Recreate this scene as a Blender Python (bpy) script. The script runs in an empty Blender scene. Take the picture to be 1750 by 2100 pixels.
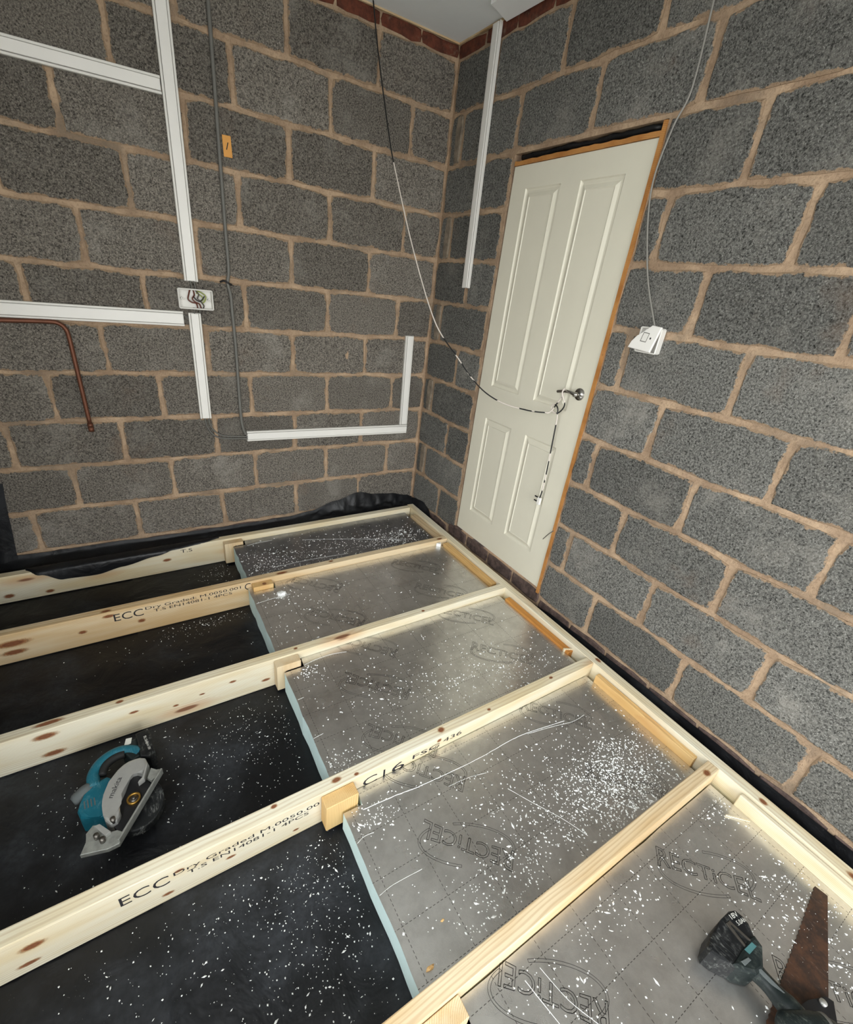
import bpy, bmesh, math, random
from mathutils import Vector, Matrix, noise

random.seed(7)
scene = bpy.context.scene
COL = scene.collection

# ------------------------------------------------------------------ camera
cam_data = bpy.data.cameras.new('camera')
cam = bpy.data.objects.new('camera', cam_data)
COL.objects.link(cam)
FPX, CX, CY = 935.07, 855.77, 1079.17
cam_data.sensor_fit = 'AUTO'
cam_data.sensor_width = 36.0
cam_data.lens = FPX / 2100 * 36
cam_data.shift_x = (875 - CX) / 2100
cam_data.shift_y = (CY - 1050) / 2100
cam_data.clip_start = 0.05
RM = ((0.8544356893, -0.1581739446, 0.4948945926),
      (-0.5092358476, -0.4438767005, 0.7373278282),
      (0.1030461270, -0.8820172776, -0.4598119373))
M = Matrix([[RM[i][0], -RM[i][1], -RM[i][2]] for i in range(3)]).to_4x4()
M.translation = (-1.729808, -2.696919, 1.412181)
cam.matrix_world = M
scene.camera = cam

# ------------------------------------------------------------------ light, exposure
scene.view_settings.view_transform = 'Standard'
scene.view_settings.look = 'None'
scene.view_settings.exposure = 0.0
scene.view_settings.gamma = 1.0
scene.view_settings.use_curve_mapping = False
SKY = 8.6
world = bpy.data.worlds.new('overcast_sky')
scene.world = world
world.use_nodes = True
wn = world.node_tree.nodes
wl = world.node_tree.links
wbg = wn['Background']
wtc = wn.new('ShaderNodeTexCoord')
wsep = wn.new('ShaderNodeSeparateXYZ')
wr = wn.new('ShaderNodeValToRGB')
wl.new(wtc.outputs['Generated'], wsep.inputs[0])
wl.new(wsep.outputs['Z'], wr.inputs[0])
wr.color_ramp.elements[0].position = 0.0
wr.color_ramp.elements[0].color = (0.86, 0.87, 0.86, 1)
wr.color_ramp.elements[1].position = 0.6
wr.color_ramp.elements[1].color = (0.93, 0.97, 1.0, 1)
wl.new(wr.outputs[0], wbg.inputs[0])
wbg.inputs[1].default_value = SKY

FRONT_Y = -5.0
LEFT_X = -2.47
CEIL_Z = 2.535
ZF = -0.160          # top of the membrane on the floor
ZT = -0.010          # top of the joists
# portal over the open garage doorway behind the camera
pl = bpy.data.lights.new('doorway_portal', 'AREA')
pl.shape = 'RECTANGLE'
pl.size = 2.16
pl.size_y = 2.36
pl.cycles.is_portal = True
po = bpy.data.objects.new('doorway_portal', pl)
COL.objects.link(po)
po.location = (-1.21, FRONT_Y - 0.05, 1.06)
po.rotation_euler = (math.radians(90), 0, 0)
# portal over an unseen left-wall window, added to brighten the door side
ADDED_WIN = (-3.9, -1.9, 0.75, 2.15)
pl2 = bpy.data.lights.new('added_window_portal', 'AREA')
pl2.shape = 'RECTANGLE'
pl2.size = ADDED_WIN[3] - ADDED_WIN[2]
pl2.size_y = ADDED_WIN[1] - ADDED_WIN[0]
pl2.cycles.is_portal = True
po2 = bpy.data.objects.new('added_window_portal', pl2)
COL.objects.link(po2)
po2.location = (LEFT_X - 0.06, (ADDED_WIN[0] + ADDED_WIN[1]) / 2, (ADDED_WIN[2] + ADDED_WIN[3]) / 2)
po2.rotation_euler = (0, math.radians(-90), 0)


# ------------------------------------------------------------------ helpers
def lin(r, g, b):
    def f(c):
        c /= 255.0
        return c / 12.92 if c <= 0.04045 else ((c + 0.055) / 1.055) ** 2.4
    return (f(r), f(g), f(b), 1.0)


class NT:
    """tiny node-tree builder"""
    def __init__(self, name):
        self.m = bpy.data.materials.new(name)
        self.m.use_nodes = True
        self.t = self.m.node_tree
        self.b = self.t.nodes['Principled BSDF']

    def n(self, typ, **kw):
        nd = self.t.nodes.new('ShaderNode' + typ)
        for k, v in kw.items():
            setattr(nd, k, v)
        return nd

    def link(self, a, b):
        self.t.links.new(a, b)

    def put(self, sock, v):
        if hasattr(v, 'links'):
            self.link(v, sock)
        else:
            sock.default_value = v

    def math(self, op, a, b=0.0, c=0.0, clamp=False):
        nd = self.n('Math', operation=op, use_clamp=clamp)
        self.put(nd.inputs[0], a)
        self.put(nd.inputs[1], b)
        if len(nd.inputs) > 2:
            self.put(nd.inputs[2], c)
        return nd.outputs[0]

    def vmath(self, op, a, b):
        nd = self.n('VectorMath', operation=op)
        self.put(nd.inputs[0], a)
        self.put(nd.inputs[1], b)
        return nd.outputs[0]

    def noise(self, vec, scale, detail=3.0, rough=0.55, dist=0.0):
        nd = self.n('TexNoise')
        self.put(nd.inputs['Vector'], vec)
        nd.inputs['Scale'].default_value = scale
        nd.inputs['Detail'].default_value = detail
        nd.inputs['Roughness'].default_value = rough
        nd.inputs['Distortion'].default_value = dist
        return nd.outputs['Fac']

    def voronoi(self, vec, scale, feature='F1', rnd=1.0):
        nd = self.n('TexVoronoi', feature=feature)
        self.put(nd.inputs['Vector'], vec)
        nd.inputs['Scale'].default_value = scale
        nd.inputs['Randomness'].default_value = rnd
        return nd

    def remap(self, v, a, b, c=0.0, d=1.0, smooth=True):
        nd = self.n('MapRange', interpolation_type='SMOOTHSTEP' if smooth else 'LINEAR')
        self.put(nd.inputs[0], v)
        nd.inputs[1].default_value = a
        nd.inputs[2].default_value = b
        nd.inputs[3].default_value = c
        nd.inputs[4].default_value = d
        return nd.outputs[0]

    def mix(self, fac, a, b, blend='MIX'):
        nd = self.n('Mix', data_type='RGBA', blend_type=blend)
        self.put(nd.inputs['Factor'], fac)
        self.put(nd.inputs[6], a)
        self.put(nd.inputs[7], b)
        return nd.outputs[2]

    def bump(self, h, strength=0.3, dist=0.003):
        nd = self.n('Bump')
        nd.inputs['Strength'].default_value = strength
        nd.inputs['Distance'].default_value = dist
        self.put(nd.inputs['Height'], h)
        self.link(nd.outputs[0], self.b.inputs['Normal'])

    def out(self, color=None, rough=None, metal=None, spec=None):
        if color is not None:
            self.put(self.b.inputs['Base Color'], color)
        if rough is not None:
            self.put(self.b.inputs['Roughness'], rough)
        if metal is not None:
            self.put(self.b.inputs['Metallic'], metal)
        if spec is not None:
            self.put(self.b.inputs['Specular IOR Level'], spec)
        return self.m

    def pos(self):
        return self.n('NewGeometry').outputs['Position']

    def obj(self):
        return self.n('TexCoord').outputs['Object']

    def rand(self):
        return self.n('ObjectInfo').outputs['Random']


def simple(name, rgb, rough=0.5, metal=0.0, var=0.08, scale=60, bump=0.0, spec=0.5):
    t = NT(name)
    p = t.obj()
    n = t.noise(p, scale, 4, 0.6)
    c = lin(*rgb)
    d = (c[0] * (1 - var * 2), c[1] * (1 - var * 2), c[2] * (1 - var * 2), 1)
    u = (min(1, c[0] * (1 + var)), min(1, c[1] * (1 + var)), min(1, c[2] * (1 + var)), 1)
    col = t.mix(n, d, u)
    if bump:
        t.bump(n, bump, 0.002)
    return t.out(col, rough, metal, spec)


# ------------------------------------------------------------------ materials
def mat_block(name, dark, light, tint):
    t = NT(name)
    p = t.pos()
    rnd = t.rand()
    g1 = t.noise(p, 140, 4, 0.78)
    g2 = t.noise(p, 260, 2, 0.6)
    pit = t.voronoi(p, 95).outputs['Distance']
    pitm = t.remap(pit, 0.10, 0.32, 0.0, 1.0)
    pitsel = t.remap(t.noise(p, 38, 2, 0.5), 0.46, 0.60)
    blot = t.noise(p, 4.2, 5, 0.68)
    f = t.remap(g1, 0.36, 0.64, 0.0, 1.0, False)
    col = t.mix(f, lin(*dark), lin(*light))
    sp = t.remap(g2, 0.58, 0.70)
    col = t.mix(t.math('MULTIPLY', sp, 0.6), col, lin(*tint))
    pf = t.math('MULTIPLY', t.math('SUBTRACT', 1.0, pitm), pitsel)
    col = t.mix(t.math('MULTIPLY', pf, 0.75), col, lin(34, 33, 32))
    # pale efflorescence and dust
    eff = t.math('MULTIPLY', t.remap(blot, 0.50, 0.74), 0.42)
    col = t.mix(eff, col, lin(158, 154, 146))
    # brightness from block to block
    v = t.math('MULTIPLY_ADD', rnd, 0.38, 0.82)
    vc = t.n('CombineColor')
    for i in range(3):
        t.put(vc.inputs[i], v)
    col = t.mix(1.0, col, vc.outputs[0], 'MULTIPLY')
    # mortar smeared over the arrises
    edge = t.n('Attribute', attribute_name='edge').outputs['Fac']
    sm = t.math('SUBTRACT', t.math('MULTIPLY', t.noise(p, 17, 5, 0.75), 2.1), 0.62)
    smf = t.remap(t.math('SUBTRACT', sm, edge), 0.18, 0.34)
    col = t.mix(t.math('MULTIPLY', smf, 0.85), col, t.mix(g1, lin(128, 108, 88), lin(184, 156, 126)))
    # brown rubbed patches
    br = t.remap(t.noise(p, 3.1, 4, 0.65), 0.58, 0.75)
    col = t.mix(t.math('MULTIPLY', br, 0.35), col, lin(118, 100, 86))
    h = t.math('ADD', t.math('MULTIPLY', g1, 1.0), t.math('MULTIPLY', pf, -0.8))
    h = t.math('ADD', h, t.math('MULTIPLY', g2, 0.4))
    t.bump(h, 0.85, 0.004)
    return t.out(col, 0.95, 0, 0.15)


M_BLOCK_L = mat_block('block_warm_grey', (54, 51, 48), (136, 130, 121), (182, 175, 164))
M_BLOCK_R = mat_block('block_cool_grey', (50, 50, 48), (130, 129, 124), (180, 180, 174))


def mat_mortar():
    t = NT('tan_mortar')
    p = t.pos()
    a = t.noise(p, 8, 4, 0.6)
    g = t.noise(p, 140, 3, 0.7)
    col = t.mix(t.remap(a, 0.3, 0.7), lin(150, 127, 105), lin(188, 163, 136))
    col = t.mix(t.remap(g, 0.45, 0.75, 0, 0.5), col, lin(112, 92, 76))
    gre = t.remap(t.noise(p, 2.6, 4, 0.65), 0.50, 0.70, 0, 0.65)
    col = t.mix(gre, col, lin(116, 106, 94))
    t.bump(t.math('ADD', g, t.math('MULTIPLY', t.noise(p, 30, 3, 0.6), 2.0)), 0.7, 0.004)
    return t.out(col, 0.95, 0, 0.15)


M_MORTAR = mat_mortar()


def mat_brick(name, a, b, c):
    t = NT(name)
    p = t.pos()
    n = t.noise(p, 22, 5, 0.7)
    col = t.mix(t.remap(n, 0.35, 0.65), lin(*a), lin(*b))
    col = t.mix(t.remap(t.noise(p, 9, 5, 0.75), 0.56, 0.70, 0, 0.7), col, lin(*c))
    t.bump(t.noise(p, 120, 3, 0.7), 0.5, 0.003)
    return t.out(col, 0.85, 0, 0.25)


M_REDBRICK = mat_brick('red_brown_brick', (76, 44, 34), (108, 60, 44), (124, 106, 90))
M_MORTARGREY = mat_brick('dirty_grey_mortar', (112, 102, 90), (142, 130, 114), (96, 90, 82))
M_DARKBRICK = mat_brick('purple_brown_brick', (66, 55, 52), (98, 82, 76), (126, 112, 100))


def mat_wood(name, pale, mid, dark, knot=(112, 60, 34), knots=0.86):
    """grain runs along object X; rings in the YZ section"""
    t = NT(name)
    o = t.obj()
    rnd = t.rand()
    off = t.n('CombineXYZ')
    t.put(off.inputs[0], t.math('MULTIPLY', rnd, 37.0))
    t.put(off.inputs[1], t.math('MULTIPLY', rnd, 11.0))
    t.put(off.inputs[2], t.math('MULTIPLY', rnd, 5.0))
    p = t.vmath('ADD', o, off.outputs[0])
    # knots: sparse stretched cells
    kv = t.voronoi(t.vmath('MULTIPLY', p, (3.2, 13.0, 13.0)), 1.0)
    ksel = t.math('GREATER_THAN', t.n('SeparateColor').outputs[0], knots)
    sc = t.t.nodes[-1]
    sep = t.n('SeparateColor')
    t.link(kv.outputs['Color'], sep.inputs[0])
    ksel = t.math('GREATER_THAN', sep.outputs[0], knots)
    kd = kv.outputs['Distance']
    kcore = t.math('MULTIPLY', t.remap(kd, 0.10, 0.17, 1.0, 0.0), ksel)
    khalo = t.math('MULTIPLY', t.remap(kd, 0.14, 0.48, 1.0, 0.0), ksel)
    # rings
    sx = t.n('SeparateXYZ')
    t.link(o, sx.inputs[0])
    wob = t.noise(t.vmath('MULTIPLY', p, (1.6, 6.0, 6.0)), 1.0, 3, 0.5)
    yy = t.math('ADD', sx.outputs[1], t.math('MULTIPLY_ADD', rnd, 0.05, 0.03))
    zz = t.math('ADD', sx.outputs[2], t.math('MULTIPLY_ADD', rnd, -0.06, 0.12))
    r = t.math('SQRT', t.math('ADD', t.math('MULTIPLY', yy, yy), t.math('MULTIPLY', zz, zz)))
    r = t.math('ADD', r, t.math('MULTIPLY', wob, 0.022))
    r = t.math('ADD', r, t.math('MULTIPLY', khalo, 0.006))
    ring = t.math('SINE', t.math('MULTIPLY', r, 1250.0))
    ringf = t.remap(ring, -0.2, 1.0, 0.0, 1.0)
    fine = t.noise(t.vmath('MULTIPLY', p, (6.0, 260.0, 260.0)), 1.0, 3, 0.6)
    broad = t.noise(t.vmath('MULTIPLY', p, (1.3, 9.0, 9.0)), 1.0, 3, 0.6)
    col = t.mix(t.remap(broad, 0.35, 0.68), lin(*pale), lin(*mid))
    col = t.mix(t.math('MULTIPLY', ringf, 0.30), col, lin(*dark))
    col = t.mix(t.remap(fine, 0.5, 0.8, 0, 0.25), col, lin(*dark))
    col = t.mix(t.math('MULTIPLY', khalo, 0.45), col, lin(196, 140, 86))
    col = t.mix(t.math('MULTIPLY', kcore, 0.85), col, lin(*knot))
    t.bump(t.math('ADD', fine, t.math('MULTIPLY', ring, 0.25)), 0.15, 0.001)
    return t.out(col, 0.62, 0, 0.35)


M_PINE = mat_wood('pale_pine', (234, 229, 208), (222, 205, 166), (178, 146, 102))
M_PINE_WARM = mat_wood('warm_pine', (228, 210, 176), (210, 178, 130), (164, 122, 78), (110, 58, 32))
M_PINE_DEEP = mat_wood('deep_orange_pine', (206, 148, 76), (184, 120, 54), (128, 78, 32), (90, 48, 26), 0.88)
M_PINE_ORANGE = mat_wood('orange_pine', (228, 194, 136), (212, 170, 108), (164, 116, 64), (110, 58, 32), 0.85)
M_FRAMEWOOD = mat_wood('orange_brown_wood', (190, 136, 76), (164, 108, 54), (112, 68, 34), (70, 40, 22), 0.9)
M_DARKWOOD = mat_wood('dark_brown_wood', (110, 82, 54), (86, 62, 42), (52, 38, 28), (40, 28, 20), 0.9)
M_GREYWOOD = mat_wood('weathered_pine', (214, 192, 156), (186, 156, 114), (132, 104, 74), (100, 60, 40), 0.8)


def mat_foil(name='aluminium_foil_facing', dark=False):
    t = NT(name)
    o = t.obj()
    p = t.pos()
    s = t.n('SeparateXYZ')
    t.link(o, s.inputs[0])

    def dashed(c, along, step):
        # thin line every `step`, broken into dashes along the other axis
        f = t.math('PINGPONG', c, step / 2)
        ln = t.math('LESS_THAN', f, 0.0008)
        d = t.math('FRACT', t.math('MULTIPLY', along, 1 / 0.0125))
        return t.math('MULTIPLY', ln, t.math('LESS_THAN', d, 0.58))
    gx = dashed(s.outputs[0], s.outputs[1], 0.146)
    gy = dashed(s.outputs[1], s.outputs[0], 0.125)
    grid = t.math('MAXIMUM', gx, gy)
    grime = t.noise(p, 14, 5, 0.7)
    base = t.mix(t.remap(grime, 0.35, 0.7), (0.72, 0.71, 0.69, 1), (0.60, 0.59, 0.57, 1))
    col = t.mix(t.math('MULTIPLY', grid, 0.8), base, (0.06, 0.055, 0.05, 1))
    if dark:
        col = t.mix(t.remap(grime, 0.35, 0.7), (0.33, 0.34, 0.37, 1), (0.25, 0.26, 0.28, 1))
    rough = t.remap(t.noise(p, 5, 3, 0.6), 0.3, 0.7, 0.24, 0.36)
    crink = t.noise(p, 46, 4, 0.6)
    emb = t.noise(p, 420, 2, 0.5)
    low = t.noise(p, 4.5, 3, 0.6)
    h = t.math('ADD', t.math('MULTIPLY', crink, 0.12), t.math('MULTIPLY', emb, 0.10))
    h = t.math('ADD', h, t.math('MULTIPLY', low, 1.3))
    t.bump(h, 0.22, 0.006)
    return t.out(col, rough, 0.92, 0.5)


M_FOIL = mat_foil()
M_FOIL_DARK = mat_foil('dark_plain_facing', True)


def mat_membrane(name, dust):
    t = NT(name)
    p = t.pos()
    a = t.noise(p, 3.2, 5, 0.62)
    b = t.noise(p, 70, 4, 0.7)
    spk = t.voronoi(p, 150).outputs['Distance']
    d = t.math('MULTIPLY', t.remap(a, 0.45, 0.75), dust)
    d = t.math('MULTIPLY', d, t.remap(b, 0.25, 0.7, 0.35, 1.0))
    col = t.mix(d, lin(17, 18, 21), lin(98, 104, 112))
    sf = t.math('MULTIPLY', t.remap(spk, 0.05, 0.12, 1, 0), t.remap(t.noise(p, 24, 2, 0.5), 0.54, 0.62))
    col = t.mix(t.math('MULTIPLY', sf, 0.35), col, lin(170, 172, 172))
    rough = t.remap(a, 0.3, 0.75, 0.36, 0.60)
    h = t.math('ADD', t.math('MULTIPLY', t.noise(p, 7.0, 4, 0.55, 0.6), 2.4), t.math('MULTIPLY', b, 0.10))
    t.bump(h, 0.35, 0.012)
    return t.out(col, rough, 0, 0.34)


M_DPM = mat_membrane('black_polythene', 0.30)
M_DPM_LAP = mat_membrane('black_polythene_lap', 0.16)

M_PLASTER = simple('grey_white_ceiling_paint', (236, 239, 239), 0.85, 0, 0.02, 9, 0.1, 0.2)
M_BOARDWHITE = simple('white_board', (248, 249, 248), 0.6, 0, 0.02, 12)
M_CONC = simple('concrete_slab', (186, 184, 178), 0.9, 0, 0.1, 40, 0.3, 0.2)
M_RENDER = simple('pale_render', (206, 202, 192), 0.92, 0, 0.1, 20, 0.3, 0.2)
M_DRIVE = simple('pale_driveway', (172, 170, 165), 0.9, 0, 0.08, 14, 0.2, 0.2)
M_CREAM = simple('cream_door_paint', (219, 215, 198), 0.42, 0, 0.03, 6, 0.04)
M_PVC = simple('white_pvc', (224, 222, 216), 0.42, 0, 0.03, 9)
M_PVC2 = simple('white_pvc_lid', (232, 230, 225), 0.38, 0, 0.025, 7)
M_GREYCABLE = simple('grey_cable_sheath', (104, 103, 98), 0.5, 0, 0.05, 20)
M_PALECABLE = simple('pale_grey_cable', (134, 132, 126), 0.5, 0, 0.05, 20)
M_BLACK = simple('black_plastic', (26, 26, 28), 0.45, 0, 0.1, 40)
M_BLACKR = simple('black_rubber', (30, 30, 30), 0.7, 0, 0.1, 60, 0.2)
M_GAPSHADE = simple('cavity_shade', (20, 19, 18), 0.95, 0, 0.1, 30)
M_COPPER = simple('old_copper', (118, 76, 58), 0.5, 0.6, 0.2, 26)
M_WIREBROWN = simple('brown_core', (96, 48, 34), 0.45)
M_WIREGREEN = simple('green_yellow_core', (150, 160, 84), 0.45)
M_WIREGREY = simple('grey_core', (92, 86, 80), 0.5)
M_LABEL = simple('orange_card', (222, 160, 84), 0.8, 0, 0.05, 60)
M_INK = simple('black_ink', (38, 36, 40), 0.8, 0, 0.15, 90)
M_INKGREY = simple('grey_foil_ink', (52, 50, 48), 0.7, 0, 0.1, 90)
M_FOAM = simple('pale_blue_foam_core', (216, 240, 240), 0.9, 0, 0.04, 60, 0.3, 0.2)
M_CRUMB = simple('white_foam_crumb', (244, 246, 244), 0.85, 0, 0.03, 80, 0, 0.2)
M_CHROME = simple('chrome', (172, 170, 166), 0.14, 1.0, 0.02, 10)
M_STEEL = simple('dull_steel', (120, 116, 110), 0.42, 0.9, 0.15, 40)
M_ALU = simple('cast_aluminium', (188, 188, 184), 0.34, 0.45, 0.06, 60)
M_ALUWORN = simple('worn_scratched_plate', (176, 178, 172), 0.5, 0.6, 0.28, 55)
M_TEAL = simple('teal_plastic', (24, 104, 122), 0.45, 0, 0.08, 40)
M_TEALDARK = simple('dark_teal_plastic', (27, 38, 39), 0.5, 0, 0.14, 50)
M_CHARCOAL = simple('charcoal_plastic', (30, 33, 35), 0.5, 0, 0.16, 60)


def mat_worn(name, rgb, dust, amt):
    t = NT(name)
    p = t.obj()
    a = t.noise(p, 34, 5, 0.75)
    b = t.noise(t.vmath('MULTIPLY', p, (240, 60, 120)), 1.0, 4, 0.7)
    d = t.math('MULTIPLY', t.remap(a, 0.46, 0.68), t.remap(b, 0.42, 0.62))
    col = t.mix(t.math('MULTIPLY', d, amt), lin(*rgb), lin(*dust))
    t.bump(b, 0.12, 0.001)
    return t.out(col, t.remap(a, 0.3, 0.7, 0.42, 0.7), 0, 0.35)


M_TOOLBLACK = mat_worn('scuffed_black_plastic', (18, 20, 22), (140, 142, 138), 0.5)
M_TOOLGREEN = mat_worn('scuffed_dark_green_plastic', (22, 31, 31), (118, 126, 118), 0.4)
M_TOOLTEAL = mat_worn('scuffed_teal_plastic', (22, 100, 118), (120, 160, 165), 0.45)
M_BADGE = simple('dusty_teal_badge', (72, 118, 120), 0.6, 0, 0.1, 60)
M_GREYRUBBER = simple('dusty_grey_rubber', (96, 102, 102), 0.75, 0, 0.12, 60)
M_BRASS = simple('brass_ring', (190, 148, 72), 0.35, 0.9, 0.08, 40)
M_PAPER = simple('white_print', (222, 222, 214), 0.7, 0, 0.03, 80)


def mat_rust():
    t = NT('rusty_saw_steel')
    p = t.pos()
    a = t.noise(p, 26, 5, 0.7)
    col = t.mix(t.remap(a, 0.35, 0.68), lin(62, 50, 44), lin(94, 66, 50))
    scr = t.noise(t.vmath('MULTIPLY', p, (60, 14, 60)), 3.0, 3, 0.6)
    col = t.mix(t.remap(scr, 0.62, 0.78, 0, 0.5), col, lin(146, 130, 122))
    t.bump(a, 0.2, 0.001)
    return t.out(col, 0.5, 0.35, 0.4)


M_RUST = mat_rust()


def mat_twowire():
    """white flex with black stretches"""
    t = NT('black_and_white_flex')
    p = t.pos()
    s = t.n('SeparateXYZ')
    t.link(p, s.inputs[0])
    n = t.noise(p, 9, 2, 0.5)
    top = t.math('GREATER_THAN', s.outputs[2], 1.945)
    low = t.math('MULTIPLY', t.math('LESS_THAN', s.outputs[2], 1.20), t.math('GREATER_THAN', n, 0.47))
    f = t.math('MAXIMUM', top, low)
    col = t.mix(f, lin(214, 205, 196), lin(26, 26, 27))
    return t.out(col, 0.5)


M_FLEX = mat_twowire()


# ------------------------------------------------------------------ geometry helpers
def tag(o, label=None, cat=None, group=None, kind=None):
    if label:
        o['label'] = label
    if cat:
        o['category'] = cat
    if group:
        o['group'] = group
    if kind:
        o['kind'] = kind
    return o


def mesh(name, verts, faces, mat, parent=None, smooth=False, loc=None, rot=None):
    me = bpy.data.meshes.new(name)
    me.from_pydata([tuple(v) for v in verts], [], faces)
    me.materials.append(mat)
    if smooth:
        me.polygons.foreach_set('use_smooth', [True] * len(me.polygons))
    me.update()
    o = bpy.data.objects.new(name, me)
    COL.objects.link(o)
    if loc is not None:
        o.location = loc
    if rot is not None:
        o.rotation_euler = rot
    if parent:
        o.parent = parent
    return o


def from_bm(name, bm, mat, parent=None, smooth=False, loc=None, rot=None):
    me = bpy.data.meshes.new(name)
    bmesh.ops.recalc_face_normals(bm, faces=bm.faces)
    bm.to_mesh(me)
    bm.free()
    me.materials.append(mat)
    if smooth:
        me.polygons.foreach_set('use_smooth', [True] * len(me.polygons))
    o = bpy.data.objects.new(name, me)
    COL.objects.link(o)
    if loc is not None:
        o.location = loc
    if rot is not None:
        o.rotation_euler = rot
    if parent:
        o.parent = parent
    return o


def empty(name, loc=(0, 0, 0), rot=(0, 0, 0)):
    o = bpy.data.objects.new(name, None)
    o.empty_display_size = 0.05
    COL.objects.link(o)
    o.location = loc
    o.rotation_euler = rot
    return o


def add_box(bm, x0, x1, y0, y1, z0, z1, bev=0.0, seg=1):
    r = bmesh.ops.create_cube(bm, size=1.0)
    vs = r['verts']
    for v in vs:
        v.co = Vector(((x0 + x1) / 2 + v.co.x * (x1 - x0), (y0 + y1) / 2 + v.co.y * (y1 - y0), (z0 + z1) / 2 + v.co.z * (z1 - z0)))
    if bev > 0:
        es = list({e for v in vs for e in v.link_edges})
        bmesh.ops.bevel(bm, geom=es, offset=bev, segments=seg, affect='EDGES', profile=0.5)


def box(name, x0, x1, y0, y1, z0, z1, mat, parent=None, bev=0.0, seg=1, loc=None, rot=None):
    bm = bmesh.new()
    add_box(bm, x0, x1, y0, y1, z0, z1, bev, seg)
    return from_bm(name, bm, mat, parent, False, loc, rot)


def add_prism(bm, pts, z0, z1, bev=0.0, seg=2):
    """extruded outline (xy) between two heights"""
    a = 0
    for i in range(len(pts)):
        x0, y0 = pts[i]
        x1, y1 = pts[(i + 1) % len(pts)]
        a += x0 * y1 - x1 * y0
    if a < 0:
        pts = list(reversed(pts))
    b = [bm.verts.new((x, y, z0)) for x, y in pts]
    t = [bm.verts.new((x, y, z1)) for x, y in pts]
    n = len(pts)
    bm.faces.new(list(reversed(b)))
    ft = bm.faces.new(t)
    for i in range(n):
        bm.faces.new((b[i], b[(i + 1) % n], t[(i + 1) % n], t[i]))
    if bev:
        bmesh.ops.bevel(bm, geom=list(ft.edges), offset=bev, segments=seg, affect='EDGES', profile=0.5)


def prism(name, pts, z0, z1, mat, parent=None, bev=0.0, smooth=False, loc=None, rot=None, seg=2):
    bm = bmesh.new()
    add_prism(bm, pts, z0, z1, bev, seg)
    bmesh.ops.triangulate(bm, faces=[f for f in bm.faces if len(f.verts) > 4])
    return from_bm(name, bm, mat, parent, smooth, loc, rot)


def smooth_path(pts, sub=6):
    P = [Vector(p) for p in pts]
    out = []
    for i in range(len(P) - 1):
        p0 = P[max(i - 1, 0)]
        p1, p2 = P[i], P[i + 1]
        p3 = P[min(i + 2, len(P) - 1)]
        for k in range(sub):
            t = k / sub
            out.append(0.5 * ((2 * p1) + (-p0 + p2) * t + (2 * p0 - 5 * p1 + 4 * p2 - p3) * t * t + (-p0 + 3 * p1 - 3 * p2 + p3) * t ** 3))
    out.append(P[-1])
    return out


def add_tube(bm, path, r, sides=8, cap=True):
    path = [Vector(p) for p in path]
    rings = []
    up = Vector((0.13, 0.31, 0.94))
    n0 = None
    for i, p in enumerate(path):
        d = (path[min(i + 1, len(path) - 1)] - path[max(i - 1, 0)]).normalized()
        if n0 is None:
            n0 = d.cross(up)
            if n0.length < 1e-3:
                n0 = d.cross(Vector((1, 0, 0)))
            n0.normalize()
        else:
            n0 = (n0 - d * n0.dot(d)).normalized()
        b = d.cross(n0)
        rr = r[i] if isinstance(r, (list, tuple)) else r
        rings.append([bm.verts.new(p + (n0 * math.cos(2 * math.pi * k / sides) + b * math.sin(2 * math.pi * k / sides)) * rr) for k in range(sides)])
    for a, c in zip(rings, rings[1:]):
        for k in range(sides):
            bm.faces.new((a[k], a[(k + 1) % sides], c[(k + 1) % sides], c[k]))
    if cap:
        bm.faces.new(list(reversed(rings[0])))
        bm.faces.new(rings[-1])


def tube(name, pts, r, mat, parent=None, sides=8, sub=6, raw=False):
    bm = bmesh.new()
    add_tube(bm, pts if raw else smooth_path(pts, sub), r, sides)
    return from_bm(name, bm, mat, parent, True)


def add_disc(bm, c, axis, r0, r1, h, n=24):
    """lathe ring/cylinder: axis vector, inner radius r0 (0 = solid), outer r1, height h"""
    ax = Vector(axis).normalized()
    u = ax.orthogonal().normalized()
    v = ax.cross(u)
    c = Vector(c)
    def ring(r, z):
        return [bm.verts.new(c + (u * math.cos(2 * math.pi * k / n) + v * math.sin(2 * math.pi * k / n)) * r + ax * z) for k in range(n)]
    a, b = ring(r1, 0), ring(r1, h)
    for k in range(n):
        bm.faces.new((a[k], a[(k + 1) % n], b[(k + 1) % n], b[k]))
    if r0 <= 0:
        bm.faces.new(list(reversed(a)))
        bm.faces.new(b)
    else:
        i, j = ring(r0, 0), ring(r0, h)
        for k in range(n):
            m = (k + 1) % n
            bm.faces.new((i[m], i[k], j[k], j[m]))
            bm.faces.new((b[k], b[m], j[m], j[k]))
            bm.faces.new((a[m], a[k], i[k], i[m]))


def text_mesh(body, size, outline=False, width=0.0006, align='LEFT'):
    cu = bpy.data.curves.new('print', 'FONT')
    cu.body = body
    cu.size = size
    cu.align_x = align
    cu.align_y = 'BOTTOM_BASELINE'
    cu.resolution_u = 3
    if outline:
        cu.fill_mode = 'NONE'
        cu.bevel_depth = width
        cu.bevel_resolution = 0
    ob = bpy.data.objects.new('print', cu)
    COL.objects.link(ob)
    dg = bpy.context.evaluated_depsgraph_get()
    dg.update()
    me = bpy.data.meshes.new_from_object(ob.evaluated_get(dg))
    bpy.data.objects.remove(ob)
    bpy.data.curves.remove(cu)
    return me


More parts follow.
